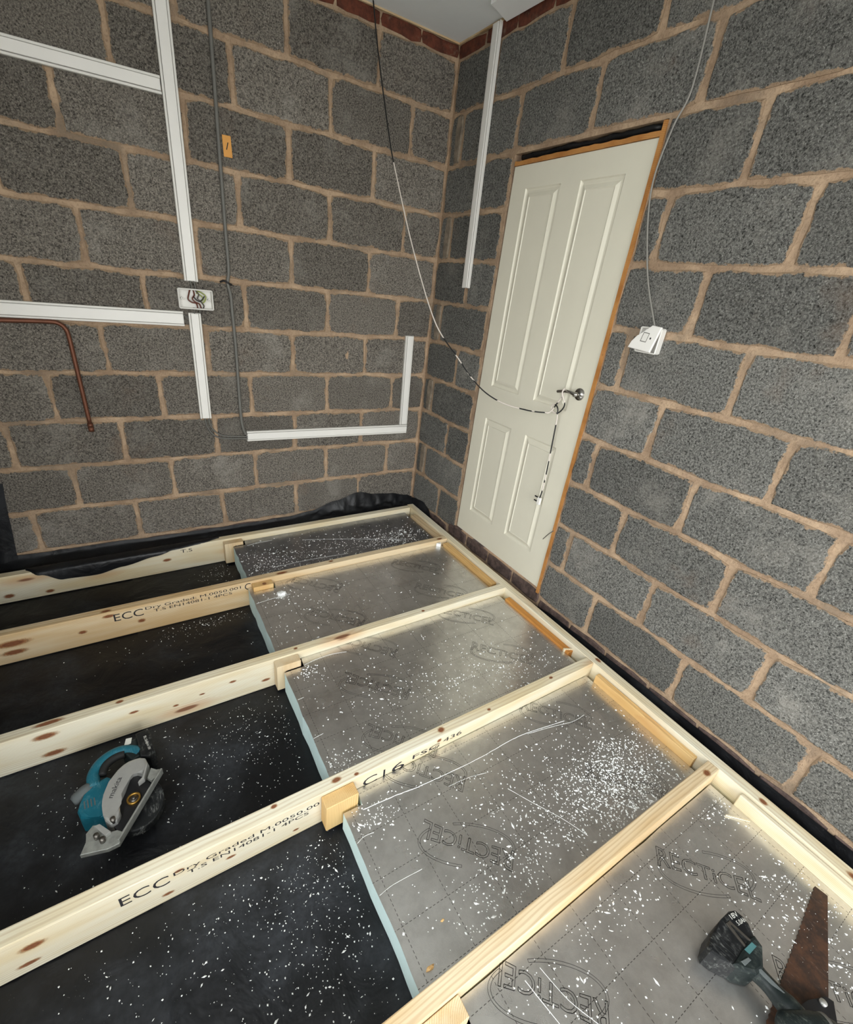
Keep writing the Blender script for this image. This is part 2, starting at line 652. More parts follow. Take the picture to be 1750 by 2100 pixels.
def text_obj(name, body, size, width, mat, parent, loc, rot, wid=None, outline=False, lw=0.0006):
    """flat lettering stretched to `wid` wide"""
    me = text_mesh(body, size, outline, lw)
    xs = [v.co.x for v in me.vertices]
    if wid and xs:
        s = wid / (max(xs) - min(xs))
        x0 = min(xs)
        for v in me.vertices:
            v.co.x = (v.co.x - x0) * s
    me.materials.clear()
    me.materials.append(mat)
    me.name = name
    o = bpy.data.objects.new(name, me)
    COL.objects.link(o)
    o.location = loc
    o.rotation_euler = rot
    o.parent = parent
    return o


# ------------------------------------------------------------------ room shell
floor = box('floor', LEFT_X - 0.1, 0.12, FRONT_Y - 0.12, 0.1, -0.30, -0.164, M_CONC)
tag(floor, kind='structure')
ceiling = box('ceiling', LEFT_X - 0.1, 0.12, FRONT_Y - 0.12, 0.12, CEIL_Z, CEIL_Z + 0.1, M_PLASTER)
tag(ceiling, kind='structure')
bm = bmesh.new()
add_box(bm, LEFT_X - 0.1, LEFT_X, FRONT_Y - 0.12, ADDED_WIN[0], -0.164, CEIL_Z)  # left wall built around the added window opening
add_box(bm, LEFT_X - 0.1, LEFT_X, ADDED_WIN[1], 0.10, -0.164, CEIL_Z)
add_box(bm, LEFT_X - 0.1, LEFT_X, ADDED_WIN[0], ADDED_WIN[1], -0.164, ADDED_WIN[2])
add_box(bm, LEFT_X - 0.1, LEFT_X, ADDED_WIN[0], ADDED_WIN[1], ADDED_WIN[3], CEIL_Z)
wall_left = from_bm('wall_left', bm, M_RENDER)
tag(wall_left, kind='structure')
bm = bmesh.new()
add_box(bm, LEFT_X - 0.1, -2.29, FRONT_Y - 0.12, FRONT_Y, -0.164, CEIL_Z)
add_box(bm, -0.13, 0.12, FRONT_Y - 0.12, FRONT_Y, -0.164, CEIL_Z)
add_box(bm, -2.29, -0.13, FRONT_Y - 0.12, FRONT_Y, 2.24, CEIL_Z)
wall_front = from_bm('wall_front', bm, M_RENDER)
tag(wall_front, kind='structure')
drive = box('floor_outside', -16, 7, FRONT_Y - 14, FRONT_Y - 0.13, -0.30, -0.17, M_DRIVE)
tag(box('floor_outside', -16, LEFT_X - 0.11, FRONT_Y - 0.12, 6, -0.30, -0.17, M_DRIVE), kind='structure')
tag(drive, kind='structure')

# mortar backing of the two block walls (blocks sit proud of it)
wall_back = box('wall_back', LEFT_X, 0.12, 0.0035, 0.10, -0.164, CEIL_Z, M_MORTAR)
tag(wall_back, kind='structure')
D_Y0, D_Y1, D_Z0, D_Z1 = -1.366, -0.574, 0.040, 2.016      # doorway hole
bm = bmesh.new()
add_box(bm, 0.0035, 0.11, D_Y1, 0.0035, -0.164, CEIL_Z)
add_box(bm, 0.0035, 0.11, FRONT_Y, D_Y0, -0.164, CEIL_Z)
add_box(bm, 0.0035, 0.11, D_Y0, D_Y1, D_Z1, CEIL_Z)
add_box(bm, 0.0035, 0.11, D_Y0, D_Y1, -0.164, 0.034)
wall_right = from_bm('wall_right', bm, M_MORTAR)
tag(wall_right, kind='structure')


def block_mesh(w, h, seed, jit=0.0042, depth=0.030, inset=0.022):
    """rough faced block in local XZ, face towards -Y, wobbly arrises, 'edge' attribute for the mortar smears"""
    rnd = random.Random(seed)
    ang = rnd.uniform(0, 99)
    nl = max(3, int(w / 0.055))
    ns = max(2, int(h / 0.05))
    pts = []
    for i in range(nl):
        pts.append((-w / 2 + w * i / nl, -h / 2, 0, -1))
    for i in range(ns):
        pts.append((w / 2, -h / 2 + h * i / ns, 1, 0))
    for i in range(nl):
        pts.append((w / 2 - w * i / nl, h / 2, 0, 1))
    for i in range(ns):
        pts.append((-w / 2, h / 2 - h * i / ns, -1, 0))
    out = []
    for x, z, nx, nz in pts:
        k = noise.noise(Vector((x * 9 + ang, z * 9, seed * 3.1))) * jit * 1.8 + rnd.uniform(-jit, jit) * 0.55
        cx = 1 - min(1, abs(abs(x) - w / 2) / 0.03 + abs(abs(z) - h / 2) / 0.03)
        c = 0.006 * cx
        out.append((x + nx * k - math.copysign(c, x), z + nz * k - math.copysign(c, z)))
    n = len(out)
    V, F, A = [], [], []
    def ring(scale_in, y):
        for x, z in out:
            sx = max(0.0, 1 - scale_in / (w / 2))
            sz = max(0.0, 1 - scale_in / (h / 2))
            V.append((x * sx, y, z * sz))
    ring(0, depth)
    A += [0] * n
    ring(0, 0.0035)
    A += [0] * n
    ring(0.006, 0.0)
    A += [0.22] * n
    ins = min(inset, w * 0.3, h * 0.3)
    ring(ins, 0.0)
    A += [1] * n
    for k in range(3):
        for i in range(n):
            j = (i + 1) % n
            F.append((k * n + i, k * n + j, (k + 1) * n + j, (k + 1) * n + i))
    F.append(tuple(range(3 * n, 4 * n)))
    me = bpy.data.meshes.new('block')
    me.from_pydata(V, [], F)
    at = me.attributes.new('edge', 'FLOAT', 'POINT')
    at.data.foreach_set('value', A)
    me.update()
    return me


FULL_W, FULL_H = 0.4335, 0.2090
cache = {}


def get_block(w, h, mat, rnd):
    full = abs(w - FULL_W) < 1e-4 and abs(h - FULL_H) < 1e-4
    if full:
        key = (rnd.randrange(7), mat.name)
        if key not in cache:
            me = block_mesh(w, h, key[0] + 1)
            me.materials.append(mat)
            cache[key] = me
        return cache[key]
    me = block_mesh(w, h, rnd.randrange(1000) + 20)
    me.materials.append(mat)
    return me


rb = random.Random(3)


def put_block(wall, u, z, w, h, axis, mat, name='block'):
    me = get_block(w, h, mat, rb)
    o = bpy.data.objects.new(name, me)
    COL.objects.link(o)
    proud = -0.0015 + rb.uniform(-0.0018, 0.0015)
    rz = rb.uniform(-0.003, 0.003)
    if axis == 'y':
        o.location = (u, proud, z)
        o.rotation_euler = (0, rz, 0)
    else:
        o.location = (proud, u, z)
        o.rotation_euler = (0, 0, math.radians(-90))
    o.parent = wall
    return o


JT = 0.0165
for k in range(0, 11):
    z0 = (10 - k) * 0.225
    z1 = z0 + 0.225
    if k == 0:
        z1 = 2.476
    zc, h = (z0 + z1) / 2, (z1 - z0) - JT + 0.001
    h = FULL_H if k else h
    # back wall: perps at -0.245-0.449n (odd) / -0.450-0.449n (even)
    start = -0.245 if k % 2 else -0.450
    edges = [0.0] + [start - 0.4475 * n for n in range(6)]
    edges = [e for e in edges if e > LEFT_X + 0.02] + [LEFT_X]
    for a, b in zip(edges, edges[1:]):
        w = (a - b) - (JT if a < 0 else JT * 0.7)
        c = (a + b) / 2 - (0.003 if a == 0 else 0)
        if abs(w - FULL_W) < 0.006:
            w = FULL_W
        put_block(wall_back, c + rb.uniform(-0.003, 0.003) * (w > 0.3), zc, w, h, 'y', M_BLOCK_L)
    # right wall: perps at -0.117-0.45n (odd) / -0.342-0.45n (even)
    start = -0.117 if k % 2 else -0.342
    edges = [0.0] + [start - 0.45 * n for n in range(12)]
    edges = [e for e in edges if e > FRONT_Y + 0.05] + [FRONT_Y]
    for a, b in zip(edges, edges[1:]):
        segs = [(a, b)]
        if k >= 2:
            s2 = []
            if b >= D_Y1 or a <= D_Y0:
                s2 = [(a, b)]
            else:
                if a > D_Y1 + 0.03:
                    s2.append((a, D_Y1 - 0.002))
                if b < D_Y0 - 0.03:
                    s2.append((D_Y0 + 0.002, b))
            segs = s2
        for p, q in segs:
            w = (p - q) - JT
            if abs(w - FULL_W) < 0.006:
                w = FULL_W
            if w < 0.02:
                continue
            put_block(wall_right, (p + q) / 2 - (0.004 if p == 0 else 0), zc, w, h, 'x', M_BLOCK_R)

# red-brown bricks on edge under the ceiling
def put_brick(wall, u, z, w, h, axis, mat):
    put_block(wall, u, z, w, h, axis, mat, 'brick')


z0b, z1b = 2.478, 2.530
for i in range(8):
    a = 0.0 - 0.225 * i
    put_brick(wall_back, a - 0.1125, (z0b + z1b) / 2, 0.2225, z1b - z0b + 0.004, 'y', M_REDBRICK)
for i in range(16):
    a = 0.0 - 0.225 * i
    put_brick(wall_right, a - 0.1125, (z0b + z1b) / 2, 0.2225, z1b - z0b + 0.004, 'x', M_REDBRICK)
# dark bricks below the blocks and the threshold bricks under the door
for i in range(14):
    a = -0.03 - 0.225 * i
    if not (-1.37 < a - 0.1125 < -0.50):
        put_brick(wall_right, a - 0.1125, -0.042, 0.219, 0.076, 'x', M_DARKBRICK)
for y0_, y1_ in ((-0.502, -0.703), (-0.707, -0.928), (-0.932, -1.153), (-1.157, -1.376)):
    put_brick(wall_right, (y0_ + y1_) / 2, -0.006, y0_ - y1_ - 0.004, 0.080, 'x', M_DARKBRICK)
for i in range(11):
    put_brick(wall_back, -0.115 - 0.225 * i, -0.046, 0.214, 0.072, 'y', M_DARKBRICK)

# mortar fillet strips plastered up the corner on alternate courses
for k in (1, 3, 5, 7, 9):
    z = (10.5 - k) * 0.225
    m = block_mesh(0.055, 0.205, 300 + k, 0.004, 0.02, 0.01)
    m.materials.append(M_MORTARGREY)
    o = bpy.data.objects.new('mortar_strip', m)
    COL.objects.link(o)
    o.location = (-0.006, -0.085, z)
    o.rotation_euler = (0, 0, math.radians(-90))
    o.parent = wall_right

o = prism('plaster_spot', [(-0.006, -0.020), (0.006, -0.024), (0.010, 0.0), (0.007, 0.024), (-0.002, 0.010), (-0.010, 0.004)], 0.0, 0.004, M_MORTAR, wall_back, 0, False, (-0.572, -0.002, 1.016), (math.radians(90), 0, 0))

# ceiling edge bead and white boxed board over the right wall
tr = box('trim_1', LEFT_X, -0.001, -0.012, -0.001, CEIL_Z - 0.007, CEIL_Z - 0.0005, M_GREYWOOD)
tag(tr, kind='structure')
tr = box('trim_2', -0.012, -0.001, FRONT_Y + 0.05, -0.013, CEIL_Z - 0.007, CEIL_Z - 0.0005, M_GREYWOOD)
tag(tr, kind='structure')
tr = prism('trim_3', [(-0.014, -0.385), (-0.105, -0.425), (-0.150, -0.440), (-0.150, -1.60), (-0.014, -1.60)], CEIL_Z - 0.024, CEIL_Z - 0.0005, M_BOARDWHITE)
tag(tr, kind='structure')

# ------------------------------------------------------------------ door with lining
door = empty('door_1', (0.0, -0.972, 0.046))
tag(door, kind='structure')
DW0, DW1 = -0.378, 0.384       # local y of the slab edges (left edge is +y)
DH = 1.921


def door_slab():
    """moulded four-panel face in the local YZ plane; x is outwards (negative)"""
    panels = []
    for (y0, y1) in ((0.062, 0.284), (-0.268, -0.049)):
        panels.append((y0, y1, 0.931, 1.830))
        panels.append((y0, y1, 0.163, 0.752))
    ys = sorted({DW0, DW1, 0.062, 0.284, -0.268, -0.049})
    zs = sorted({0.0, DH, 0.931, 1.830, 0.163, 0.752})
    bm = bmesh.new()
    def quad(a, b, c, d):
        bm.faces.new([bm.verts.new(p) for p in (a, b, c, d)])
    X = 0.0
    for i in range(len(ys) - 1):
        for j in range(len(zs) - 1):
            ya, yb, za, zb = ys[i], ys[i + 1], zs[j], zs[j + 1]
            if any(abs(ya - p[0]) < 1e-6 and za >= p[2] - 1e-6 and zb <= p[3] + 1e-6 for p in panels):
                continue
            quad((X, yb, za), (X, ya, za), (X, ya, zb), (X, yb, zb))
    # moulding profile: (inset, x)
    prof = [(0, 0), (0.004, 0.006), (0.010, 0.0085), (0.018, 0.007), (0.027, 0.002), (0.034, -0.001), (0.038, 0.002)]
    for (y0, y1, z0, z1) in panels:
        loops = []
        for ins, x in prof:
            loops.append([(x, y0 + ins, z0 + ins), (x, y1 - ins, z0 + ins), (x, y1 - ins, z1 - ins), (x, y0 + ins, z1 - ins)])
        for a, b in zip(loops, loops[1:]):
            for k in range(4):
                m = (k + 1) % 4
                quad(a[m], a[k], b[k], b[m])
        L = loops[-1]
        quad(L[1], L[0], L[3], L[2])
    # edges and back
    T = 0.036
    quad((0, DW0, 0), (0, DW1, 0), (T, DW1, 0), (T, DW0, 0))
    quad((0, DW1, DH), (0, DW0, DH), (T, DW0, DH), (T, DW1, DH))
    quad((0, DW0, DH), (0, DW0, 0), (T, DW0, 0), (T, DW0, DH))
    quad((0, DW1, 0), (0, DW1, DH), (T, DW1, DH), (T, DW1, 0))
    quad((T, DW0, 0), (T, DW1, 0), (T, DW1, DH), (T, DW0, DH))
    bmesh.ops.remove_doubles(bm, verts=bm.verts, dist=1e-5)
    return bm


slab = from_bm('door_leaf', door_slab(), M_CREAM, door, False, (0.004, 0, 0))


def ragged_board(name, y0, y1, z0, z1, x0, x1, parent, mat, vertical, seed):
    """lining board with a slightly ragged arris, local to the door"""
    rnd = random.Random(seed)
    bm = bmesh.new()
    n = 26
    L = []
    for i in range(n + 1):
        t = i / n
        j = rnd.uniform(-0.0022, 0.0022)
        if vertical:
            z = z0 + (z1 - z0) * t
            L.append(((x0, y0 + j, z), (x0, y1 + rnd.uniform(-0.0008, 0.0008), z), (x1, y1, z), (x1, y0 + j, z)))
        else:
            y = y0 + (y1 - y0) * t
            L.append(((x0, y, z0), (x0, y, z1 + j), (x1, y, z1 + j), (x1, y, z0)))
    R = [[bm.verts.new(p) for p in q] for q in L]
    for a, b in zip(R, R[1:]):
        for k in range(4):
            m = (k + 1) % 4
            bm.faces.new((a[k], a[m], b[m], b[k]))
    bm.faces.new(R[0])
    bm.faces.new(list(reversed(R[-1])))
    return from_bm(name, bm, mat, parent)


ragged_board('door_lining', -0.3955, -0.379, -0.028, 1.966, -0.003, 0.09, door, M_FRAMEWOOD, True, 1)
ragged_board('door_lining', 0.3855, 0.3925, -0.015, 1.945, 0.010, 0.09, door, M_DARKWOOD, True, 2)  # left board, darker brown than the other lining boards
ragged_board('door_lining', -0.379, 0.3850, 1.923, 1.940, -0.001, 0.09, door, M_FRAMEWOOD, False, 3)
box('cavity_shade_board', 0.06, 0.085, -0.386, 0.384, 1.941, 1.970, M_GAPSHADE, door)  # near-black board: the shade deep in the gap put into its colour
# rolled black membrane stuffed in the gap over the door
bm = bmesh.new()
pts = []
rad = []
rr = random.Random(12)
for i in range(22):
    t = i / 21
    pts.append((0.022 + rr.uniform(-0.004, 0.004), 0.36 - 0.72 * t, 1.956 + rr.uniform(-0.002, 0.003)))
    rad.append(0.010 + rr.uniform(-0.002, 0.003))
add_tube(bm, pts, rad, 7)
from_bm('black_packing', bm, M_DPM_LAP, door, True)
# lever handle on a round rose
hd = empty('door_handle', (0.004, -0.3225, 1.0215))
hd.parent = door
bm = bmesh.new()
add_disc(bm, (0, 0, 0), (-1, 0, 0), 0, 0.0265, 0.004, 28)
add_disc(bm, (-0.004, 0, 0), (-1, 0, 0), 0, 0.024, 0.004, 28)
add_disc(bm, (-0.008, 0, 0), (-1, 0, 0), 0, 0.010, 0.03, 18)
lev = smooth_path([(-0.036, -0.006, 0.000), (-0.041, 0.010, 0.004), (-0.042, 0.032, 0.006), (-0.042, 0.062, 0.001), (-0.040, 0.095, -0.007)], 5)
add_tube(bm, lev, [0.0095 - 0.0025 * min(1, i / 8) for i in range(len(lev))], 10)
from_bm('lever', bm, M_CHROME, hd, True)
# long nail standing out of the lining
tube('nail', [(-0.002, -0.388, 0.357), (-0.012, -0.372, 0.335), (-0.020, -0.349, 0.292)], 0.0022, M_STEEL, door, 6, 3)

# ------------------------------------------------------------------ floor membrane
ms = empty('membrane_floor', (0, 0, ZF))
ms.name = 'damp_proof_membrane'
tag(ms, 'black polythene damp proof membrane spread over the floor under the joists', 'plastic sheet')


def sheet(name, x0, x1, y0, y1, nx, ny, zf, mat, parent, thick=0.0):
    V, F = [], []
    for j in range(ny + 1):
        for i in range(nx + 1):
            x = x0 + (x1 - x0) * i / nx
            y = y0 + (y1 - y0) * j / ny
            V.append((x, y, zf(x, y)))
    for j in range(ny):
        for i in range(nx):
            a = j * (nx + 1) + i
            F.append((a, a + 1, a + nx + 2, a + nx + 1))
    return mesh(name, V, F, mat, parent, True)


def floor_z(x, y):
    # crumpled only between the joists (they press it flat)
    m = 1.0
    for jy in (-0.145, -0.645, -1.231, -1.862, -2.43):
        m = min(m, max(0.0, (abs(y - jy) - 0.03) / 0.10))
    n = noise.noise(Vector((x * 5.2, y * 6.5, 0.3))) + 0.5 * noise.noise(Vector((x * 13, y * 11, 2.3)))
    far = 1.0 if y > -1.25 else 0.35
    return m * far * 0.012 * max(-0.1, n) - 0.0015


sheet('membrane_sheet', LEFT_X + 0.004, -1.860, -3.30, -0.01, 26, 110, floor_z, M_DPM, ms)
sheet('membrane_sheet', -1.872, -0.012, -3.30, -0.01, 70, 110, lambda x, y: floor_z(x, y) + 0.0022 + 0.003 * max(0, 1 - (x + 1.872) / 0.01), M_DPM, ms)


# lap turned up the back wall and draped over the first joist
def lerp_tab(tab, x):
    for (xa, a), (xb, b) in zip(tab, tab[1:]):
        if x <= xb:
            t = (x - xa) / (xb - xa)
            t = max(0, min(1, t))
            t = t * t * (3 - 2 * t)
            return a + (b - a) * t
    return tab[-1][1]


WALL_TOP = [(-2.42, 0.00), (-2.2, -0.006), (-1.9, -0.004), (-1.75, -0.012), (-1.2, -0.012), (-0.95, -0.008), (-0.80, 0.010), (-0.62, 0.060), (-0.45, 0.102), (-0.32, 0.072), (-0.2, 0.060), (-0.06, 0.03), (-0.01, 0.012)]
DRAPE = [(-2.42, 0.0), (-2.31, 0.0), (-2.24, 0.35), (-2.16, 0.9), (-2.02, 1.0), (-1.90, 0.75), (-1.74, 0.42), (-1.66, 0.25), (-1.50, 0.15), (-1.40, 0.0)]
NX, NY = 300, 30
V, F = [], []
for i in range(NX + 1):
    x = LEFT_X + 0.006 + (0 - 0.008 - LEFT_X - 0.006) * i / NX
    top = lerp_tab(WALL_TOP, x)
    d = lerp_tab(DRAPE, x) if x < -1.40 else 0.0
    bunch = lerp_tab([(-2.42, 0.0), (-0.9, 0.0), (-0.7, 1.0), (-0.1, 1.0), (0, 0.6)], x)
    yj = -0.124 + (x + 0.095) * 0.0145          # back top arris of joist
    prof = [(-0.006, top), (-0.012, top - 0.02), (-0.030, -0.035 + 0.03 * bunch), (-0.062, -0.052 + 0.030 * bunch), (yj + 0.022, -0.030 - 0.02 * (1 - d) * (1 - bunch) + 0.012 * bunch)]
    if d > 0.001:
        # over the joist top and down its front face
        reach = 0.0505 * min(1.0, d / 0.30)
        drop = max(0.0, (d - 0.25) / 0.75) * 0.062
        prof += [(yj + 0.008, ZT + 0.007), (yj - reach * 0.5, ZT + 0.0085), (yj - reach, ZT + 0.006), (yj - reach - 0.004 * min(1, d * 3), ZT - 0.002 - drop * 0.4), (yj - reach - 0.005 * min(1, d * 3), ZT - 0.003 - drop)]
    else:
        prof += [(yj + 0.012, -0.05 + 0.02 * bunch), (yj + 0.010, -0.08), (yj + 0.009, -0.11), (yj + 0.008, -0.13), (yj + 0.008, -0.15)]
    # resample
    cum = [0.0]
    for a, b in zip(prof, prof[1:]):
        cum.append(cum[-1] + math.hypot(a[0] - b[0], a[1] - b[1]))
    for j in range(NY + 1):
        s = cum[-1] * j / NY
        for k in range(len(cum) - 1):
            if s <= cum[k + 1] + 1e-9:
                t = (s - cum[k]) / max(1e-9, cum[k + 1] - cum[k])
                y = prof[k][0] + (prof[k + 1][0] - prof[k][0]) * t
                z = prof[k][1] + (prof[k + 1][1] - prof[k][1]) * t
                break
        w = math.sin(math.pi * min(1, j / (NY * 0.55)))if j < NY * 0.55 else 0.0
        amp = (0.004 + 0.020 * bunch) * max(0.0, w)
        n1 = noise.noise(Vector((x * 14 + y * 22, y * 10, 1.7))) + 0.6 * noise.noise(Vector((x * 31 - y * 20, y * 18, 4.1)))
        n2 = abs(noise.noise(Vector((x * 8.5 - y * 16, y * 4, 9.2))))
        z2 = z + amp * (n1 * 0.9 + (0.5 - n2) * 1.1 * bunch)
        y2 = min(-0.005, y + amp * 0.5 * noise.noise(Vector((x * 19, y * 9, 6.6))))
        if d > 0.001 and y < yj + 0.02:
            z2 = max(z2, z)
        V.append((x, y2, z2 - ZF))
for i in range(NX):
    for j in range(NY):
        a = i * (NY + 1) + j
        F.append((a, a + 1, a + NY + 2, a + NY + 1))
mesh('wall_lap', V, F, M_DPM_LAP, ms, True)

# lap up the right wall in the gap beside the edge joist
RTOP = [(-5.0, -0.012), (-2.9, -0.012), (-2.6, -0.014), (-2.1, -0.018), (-1.75, -0.026), (-1.5, -0.034), (-1.38, -0.05), (-1.30, -0.085), (-0.5, -0.09), (-0.30, -0.05), (-0.25, 0.012), (-0.17, 0.034), (-0.07, 0.020), (-0.01, 0.004)]
V, F = [], []
NYR = 260
for i in range(NYR + 1):
    y = -3.30 + (-0.012 + 3.30) * i / NYR
    top = lerp_tab(RTOP, y) + 0.003 * noise.noise(Vector((y * 9, 0.2, 0.4)))
    xr = -0.040 + min(0, (y + 0.1) * 0.012)
    bunch = max(0.0, 1 - abs(y + 0.14) / 0.16)
    prof = [(-0.0065, top), (-0.009, top - 0.02), (-0.016 - 0.012 * bunch, top - 0.05 + 0.035 * bunch), (-0.022, min(-0.10, top - 0.06)), (-0.026, -0.13), (-0.030, -0.155)]
    for j, (px_, pz) in enumerate(prof):
        V.append((px_ + 0.002 * noise.noise(Vector((y * 14, j, 3))), y, pz + 0.004 * noise.noise(Vector((y * 11, j * 2.0, 7))) * (0 < j < 5) - ZF))
for i in range(NYR):
    for j in range(5):
        a = i * 6 + j
        F.append((a, a + 1, a + 7, a + 6))
mesh('wall_lap', V, F, M_DPM_LAP, ms, True)

# upstand on the left wall, its end folded round the corner onto the back wall
V, F = [], []
NU, NT_ = 60, 10
for i in range(NU + 1):
    u = i / NU                       # 0 = free end on the back wall, 1 = far along the left wall
    for j in range(NT_ + 1):
        t = j / NT_
        if u < 0.25:
            k = u / 0.25
            top = 0.392
            z = top * (1 - t) + (ZF + 0.004) * t
            xe = -2.346 + 0.036 * max(0, z) / 0.39 + 0.006 * noise.noise(Vector((z * 6, 3, 1)))
            x = xe + (LEFT_X + 0.012 - xe) * k
            y = -0.010 - 0.008 * math.sin(math.pi * k) * (0.5 + noise.noise(Vector((z * 8, k * 3, 5))))
            if t > 0.75:
                y -= 0.05 * (t - 0.75) * 4 * (0.4 + 0.6 * k)
        else:
            k = (u - 0.25) / 0.75
            y = -0.010 - 1.6 * k
            top = 0.392 - 0.20 * min(1, k * 2.2) + 0.02 * noise.noise(Vector((y * 5, 2, 2)))
            z = top * (1 - t) + (ZF + 0.004) * t
            x = LEFT_X + 0.012 + 0.010 * abs(noise.noise(Vector((y * 8, z * 6, 2.2))))
        V.append((x, y, z - ZF))
for i in range(NU):
    for j in range(NT_):
        a = i * (NT_ + 1) + j
        F.append((a, a + 1, a + NT_ + 2, a + NT_ + 1))
mesh('wall_lap', V, F, M_DPM_LAP, ms, True)

# ------------------------------------------------------------------ timber
def joist(name, pts, h, mat, label, cat, group, w=0.0425, ztop=ZT, sag=0.0):
    """timber from A to B (points on the centre line of its top), grain along local X"""
    (xa, ya), (xb, yb) = pts
    L = math.hypot(xb - xa, yb - ya)
    a = math.atan2(yb - ya, xb - xa)
    bm = bmesh.new()
    add_box(bm, -L / 2, L / 2, -w / 2, w / 2, -h / 2, h / 2, 0.0028, 2)
    t = empty(name, ((xa + xb) / 2, (ya + yb) / 2, ztop - h), (0, 0, a))
    tag(t, label, cat, group)
    o = from_bm('timber', bm, mat, t, False, (0, 0, h / 2))
    return t, o, a


JH = 0.1475
JN = [((-2.462, -0.1695), (-0.0965, -0.124), M_PINE, 'pale pine floor joist nearest the back wall, partly covered by draped black sheet'),
      ((-2.462, -0.6450), (-0.0985, -0.6120), M_PINE_WARM, 'second pine floor joist from the back wall, stamped ECC with a reddish knot at left'),
      ((-2.462, -1.2330), (-0.1005, -1.2015), M_PINE, 'middle pine floor joist running just behind the circular saw'),
      ((-2.462, -1.8590), (-0.1120, -1.8300), M_PINE, 'pine floor joist in front of the circular saw, stamped ECC and C16'),
      ((-2.462, -2.4400), (-0.1180, -2.4080), M_PINE_WARM, 'grooved pine floor joist closest to the camera, crossing the lower right')]
JO = []
for a, b, m, lab in JN:
    t, o, ang = joist('floor_joist', (a, b), JH, m, lab, 'joist', 'floor joists on the membrane')
    JO.append((t, o, ang, a, b))

RIM_A, RIM_B = (-0.1225, -4.30), (-0.0665, -0.090)
RIM_A = (-0.1135, -4.30)
rim_t, rim_o, rim_a = joist('edge_joist', (RIM_A, RIM_B), JH, M_PINE, 'long pine edge joist running along the right wall beside the door', 'joist', None, 0.047)


def rim_x(y):
    """inner face of the edge joist"""
    t = (y - RIM_B[1]) / (RIM_A[1] - RIM_B[1])
    return RIM_B[0] + (RIM_A[0] - RIM_B[0]) * t - 0.0238


def jy(i, x, side):
    """y of joist face: side +1 = towards back wall, -1 = towards camera"""
    _, _, _, a, b = JO[i]
    t = (x - a[0]) / (b[0] - a[0])
    return a[1] + (b[1] - a[1]) * t + side * 0.0214


# packing battens screwed to the inner face of the edge joist
BAT = [(-0.23, -0.575, M_GREYWOOD, -0.022, 'thin grey-brown packing batten in the bay next to the back corner'),
       (-0.655, -1.150, M_PINE_ORANGE, -0.024, 'pale orange packing batten on the edge joist opposite the door bottom'),
       (-1.275, -1.735, M_PINE_DEEP, -0.036, 'dark orange packing batten on the edge joist in the middle bay'),
       (-1.895, -2.355, M_PINE_ORANGE, -0.032, 'knotty yellow packing batten on the edge joist behind the nearest joist'),
       (-2.515, -3.100, M_PINE, -0.018, 'splintered pale packing batten on the edge joist beside the rusty hand saw')]
for y0, y1, m, zt, lab in BAT:
    h = zt - (ZF + 0.005)
    xo = rim_x(y1) - 0.0006
    xc, bw = (xo - 0.1415) / 2, xo + 0.1415
    t, o, _ = joist('packing_batten', ((xc, y1), (xc, y0)), h, m, lab, 'batten', 'packing battens on the edge joist', bw, zt)

# short offcut blocks nailed to the joists (end grain up)
BLK = [(0, -1.392, -1.287, M_PINE_WARM, -0.020, 'square offcut block on the joist by the back wall', -0.150),
       (1, -1.342, -1.240, M_PINE_ORANGE, -0.022, 'flat orange offcut block on the second joist, foil board tight against it', -0.150),
       (2, -1.389, -1.287, M_PINE_WARM, -0.018, 'offcut block with bare end grain on the middle joist', -0.148),
       (3, -1.414, -1.305, M_PINE_ORANGE, -0.021, 'offcut block with ringed end grain on the joist stamped C16', -0.138),
       (4, -1.405, -1.295, M_PINE_WARM, -0.022, 'offcut block at the bottom edge on the joist closest to camera', -0.148)]
for i, x0, x1, m, zt, lab, zb in BLK:
    y1 = jy(i, (x0 + x1) / 2, -1) - 0.0012
    y0 = y1 - 0.044
    L = zt - zb
    bm = bmesh.new()
    add_box(bm, -L / 2, L / 2, -(y1 - y0) / 2, (y1 - y0) / 2, -(x1 - x0) / 2, (x1 - x0) / 2, 0.0018, 1)
    t = empty('offcut_block', ((x0 + x1) / 2, (y0 + y1) / 2, zb), (0, 0, JO[i][2]))
    tag(t, lab, 'wood block', 'offcut blocks nailed to the joists')
    from_bm('timber', bm, m, t, False, (0, 0, L / 2), (0, math.radians(-90), 0))

# knots seen on the timber faces (flat figure of the wood, feathered into the grain)
def mat_knot():
    t = NT('knot_wood')
    e = t.n('Attribute', attribute_name='edge').outputs['Fac']
    p = t.pos()
    n = t.noise(p, 160, 3, 0.6)
    e2 = t.math('ADD', e, t.math('MULTIPLY', t.math('SUBTRACT', n, 0.5), 0.30))
    ringf = t.remap(t.math('SINE', t.math('MULTIPLY', e, 21.0)), -0.2, 1.0, 0, 0.5)
    col = t.mix(t.remap(e2, 0.30, 0.62), lin(204, 152, 100), lin(138, 82, 50))
    col = t.mix(ringf, col, lin(100, 58, 36))
    t.put(t.b.inputs['Alpha'], t.remap(e2, 0.06, 0.60, 0.0, 0.80))
    return t.out(col, 0.6, 0, 0.3)


M_KNOT = mat_knot()


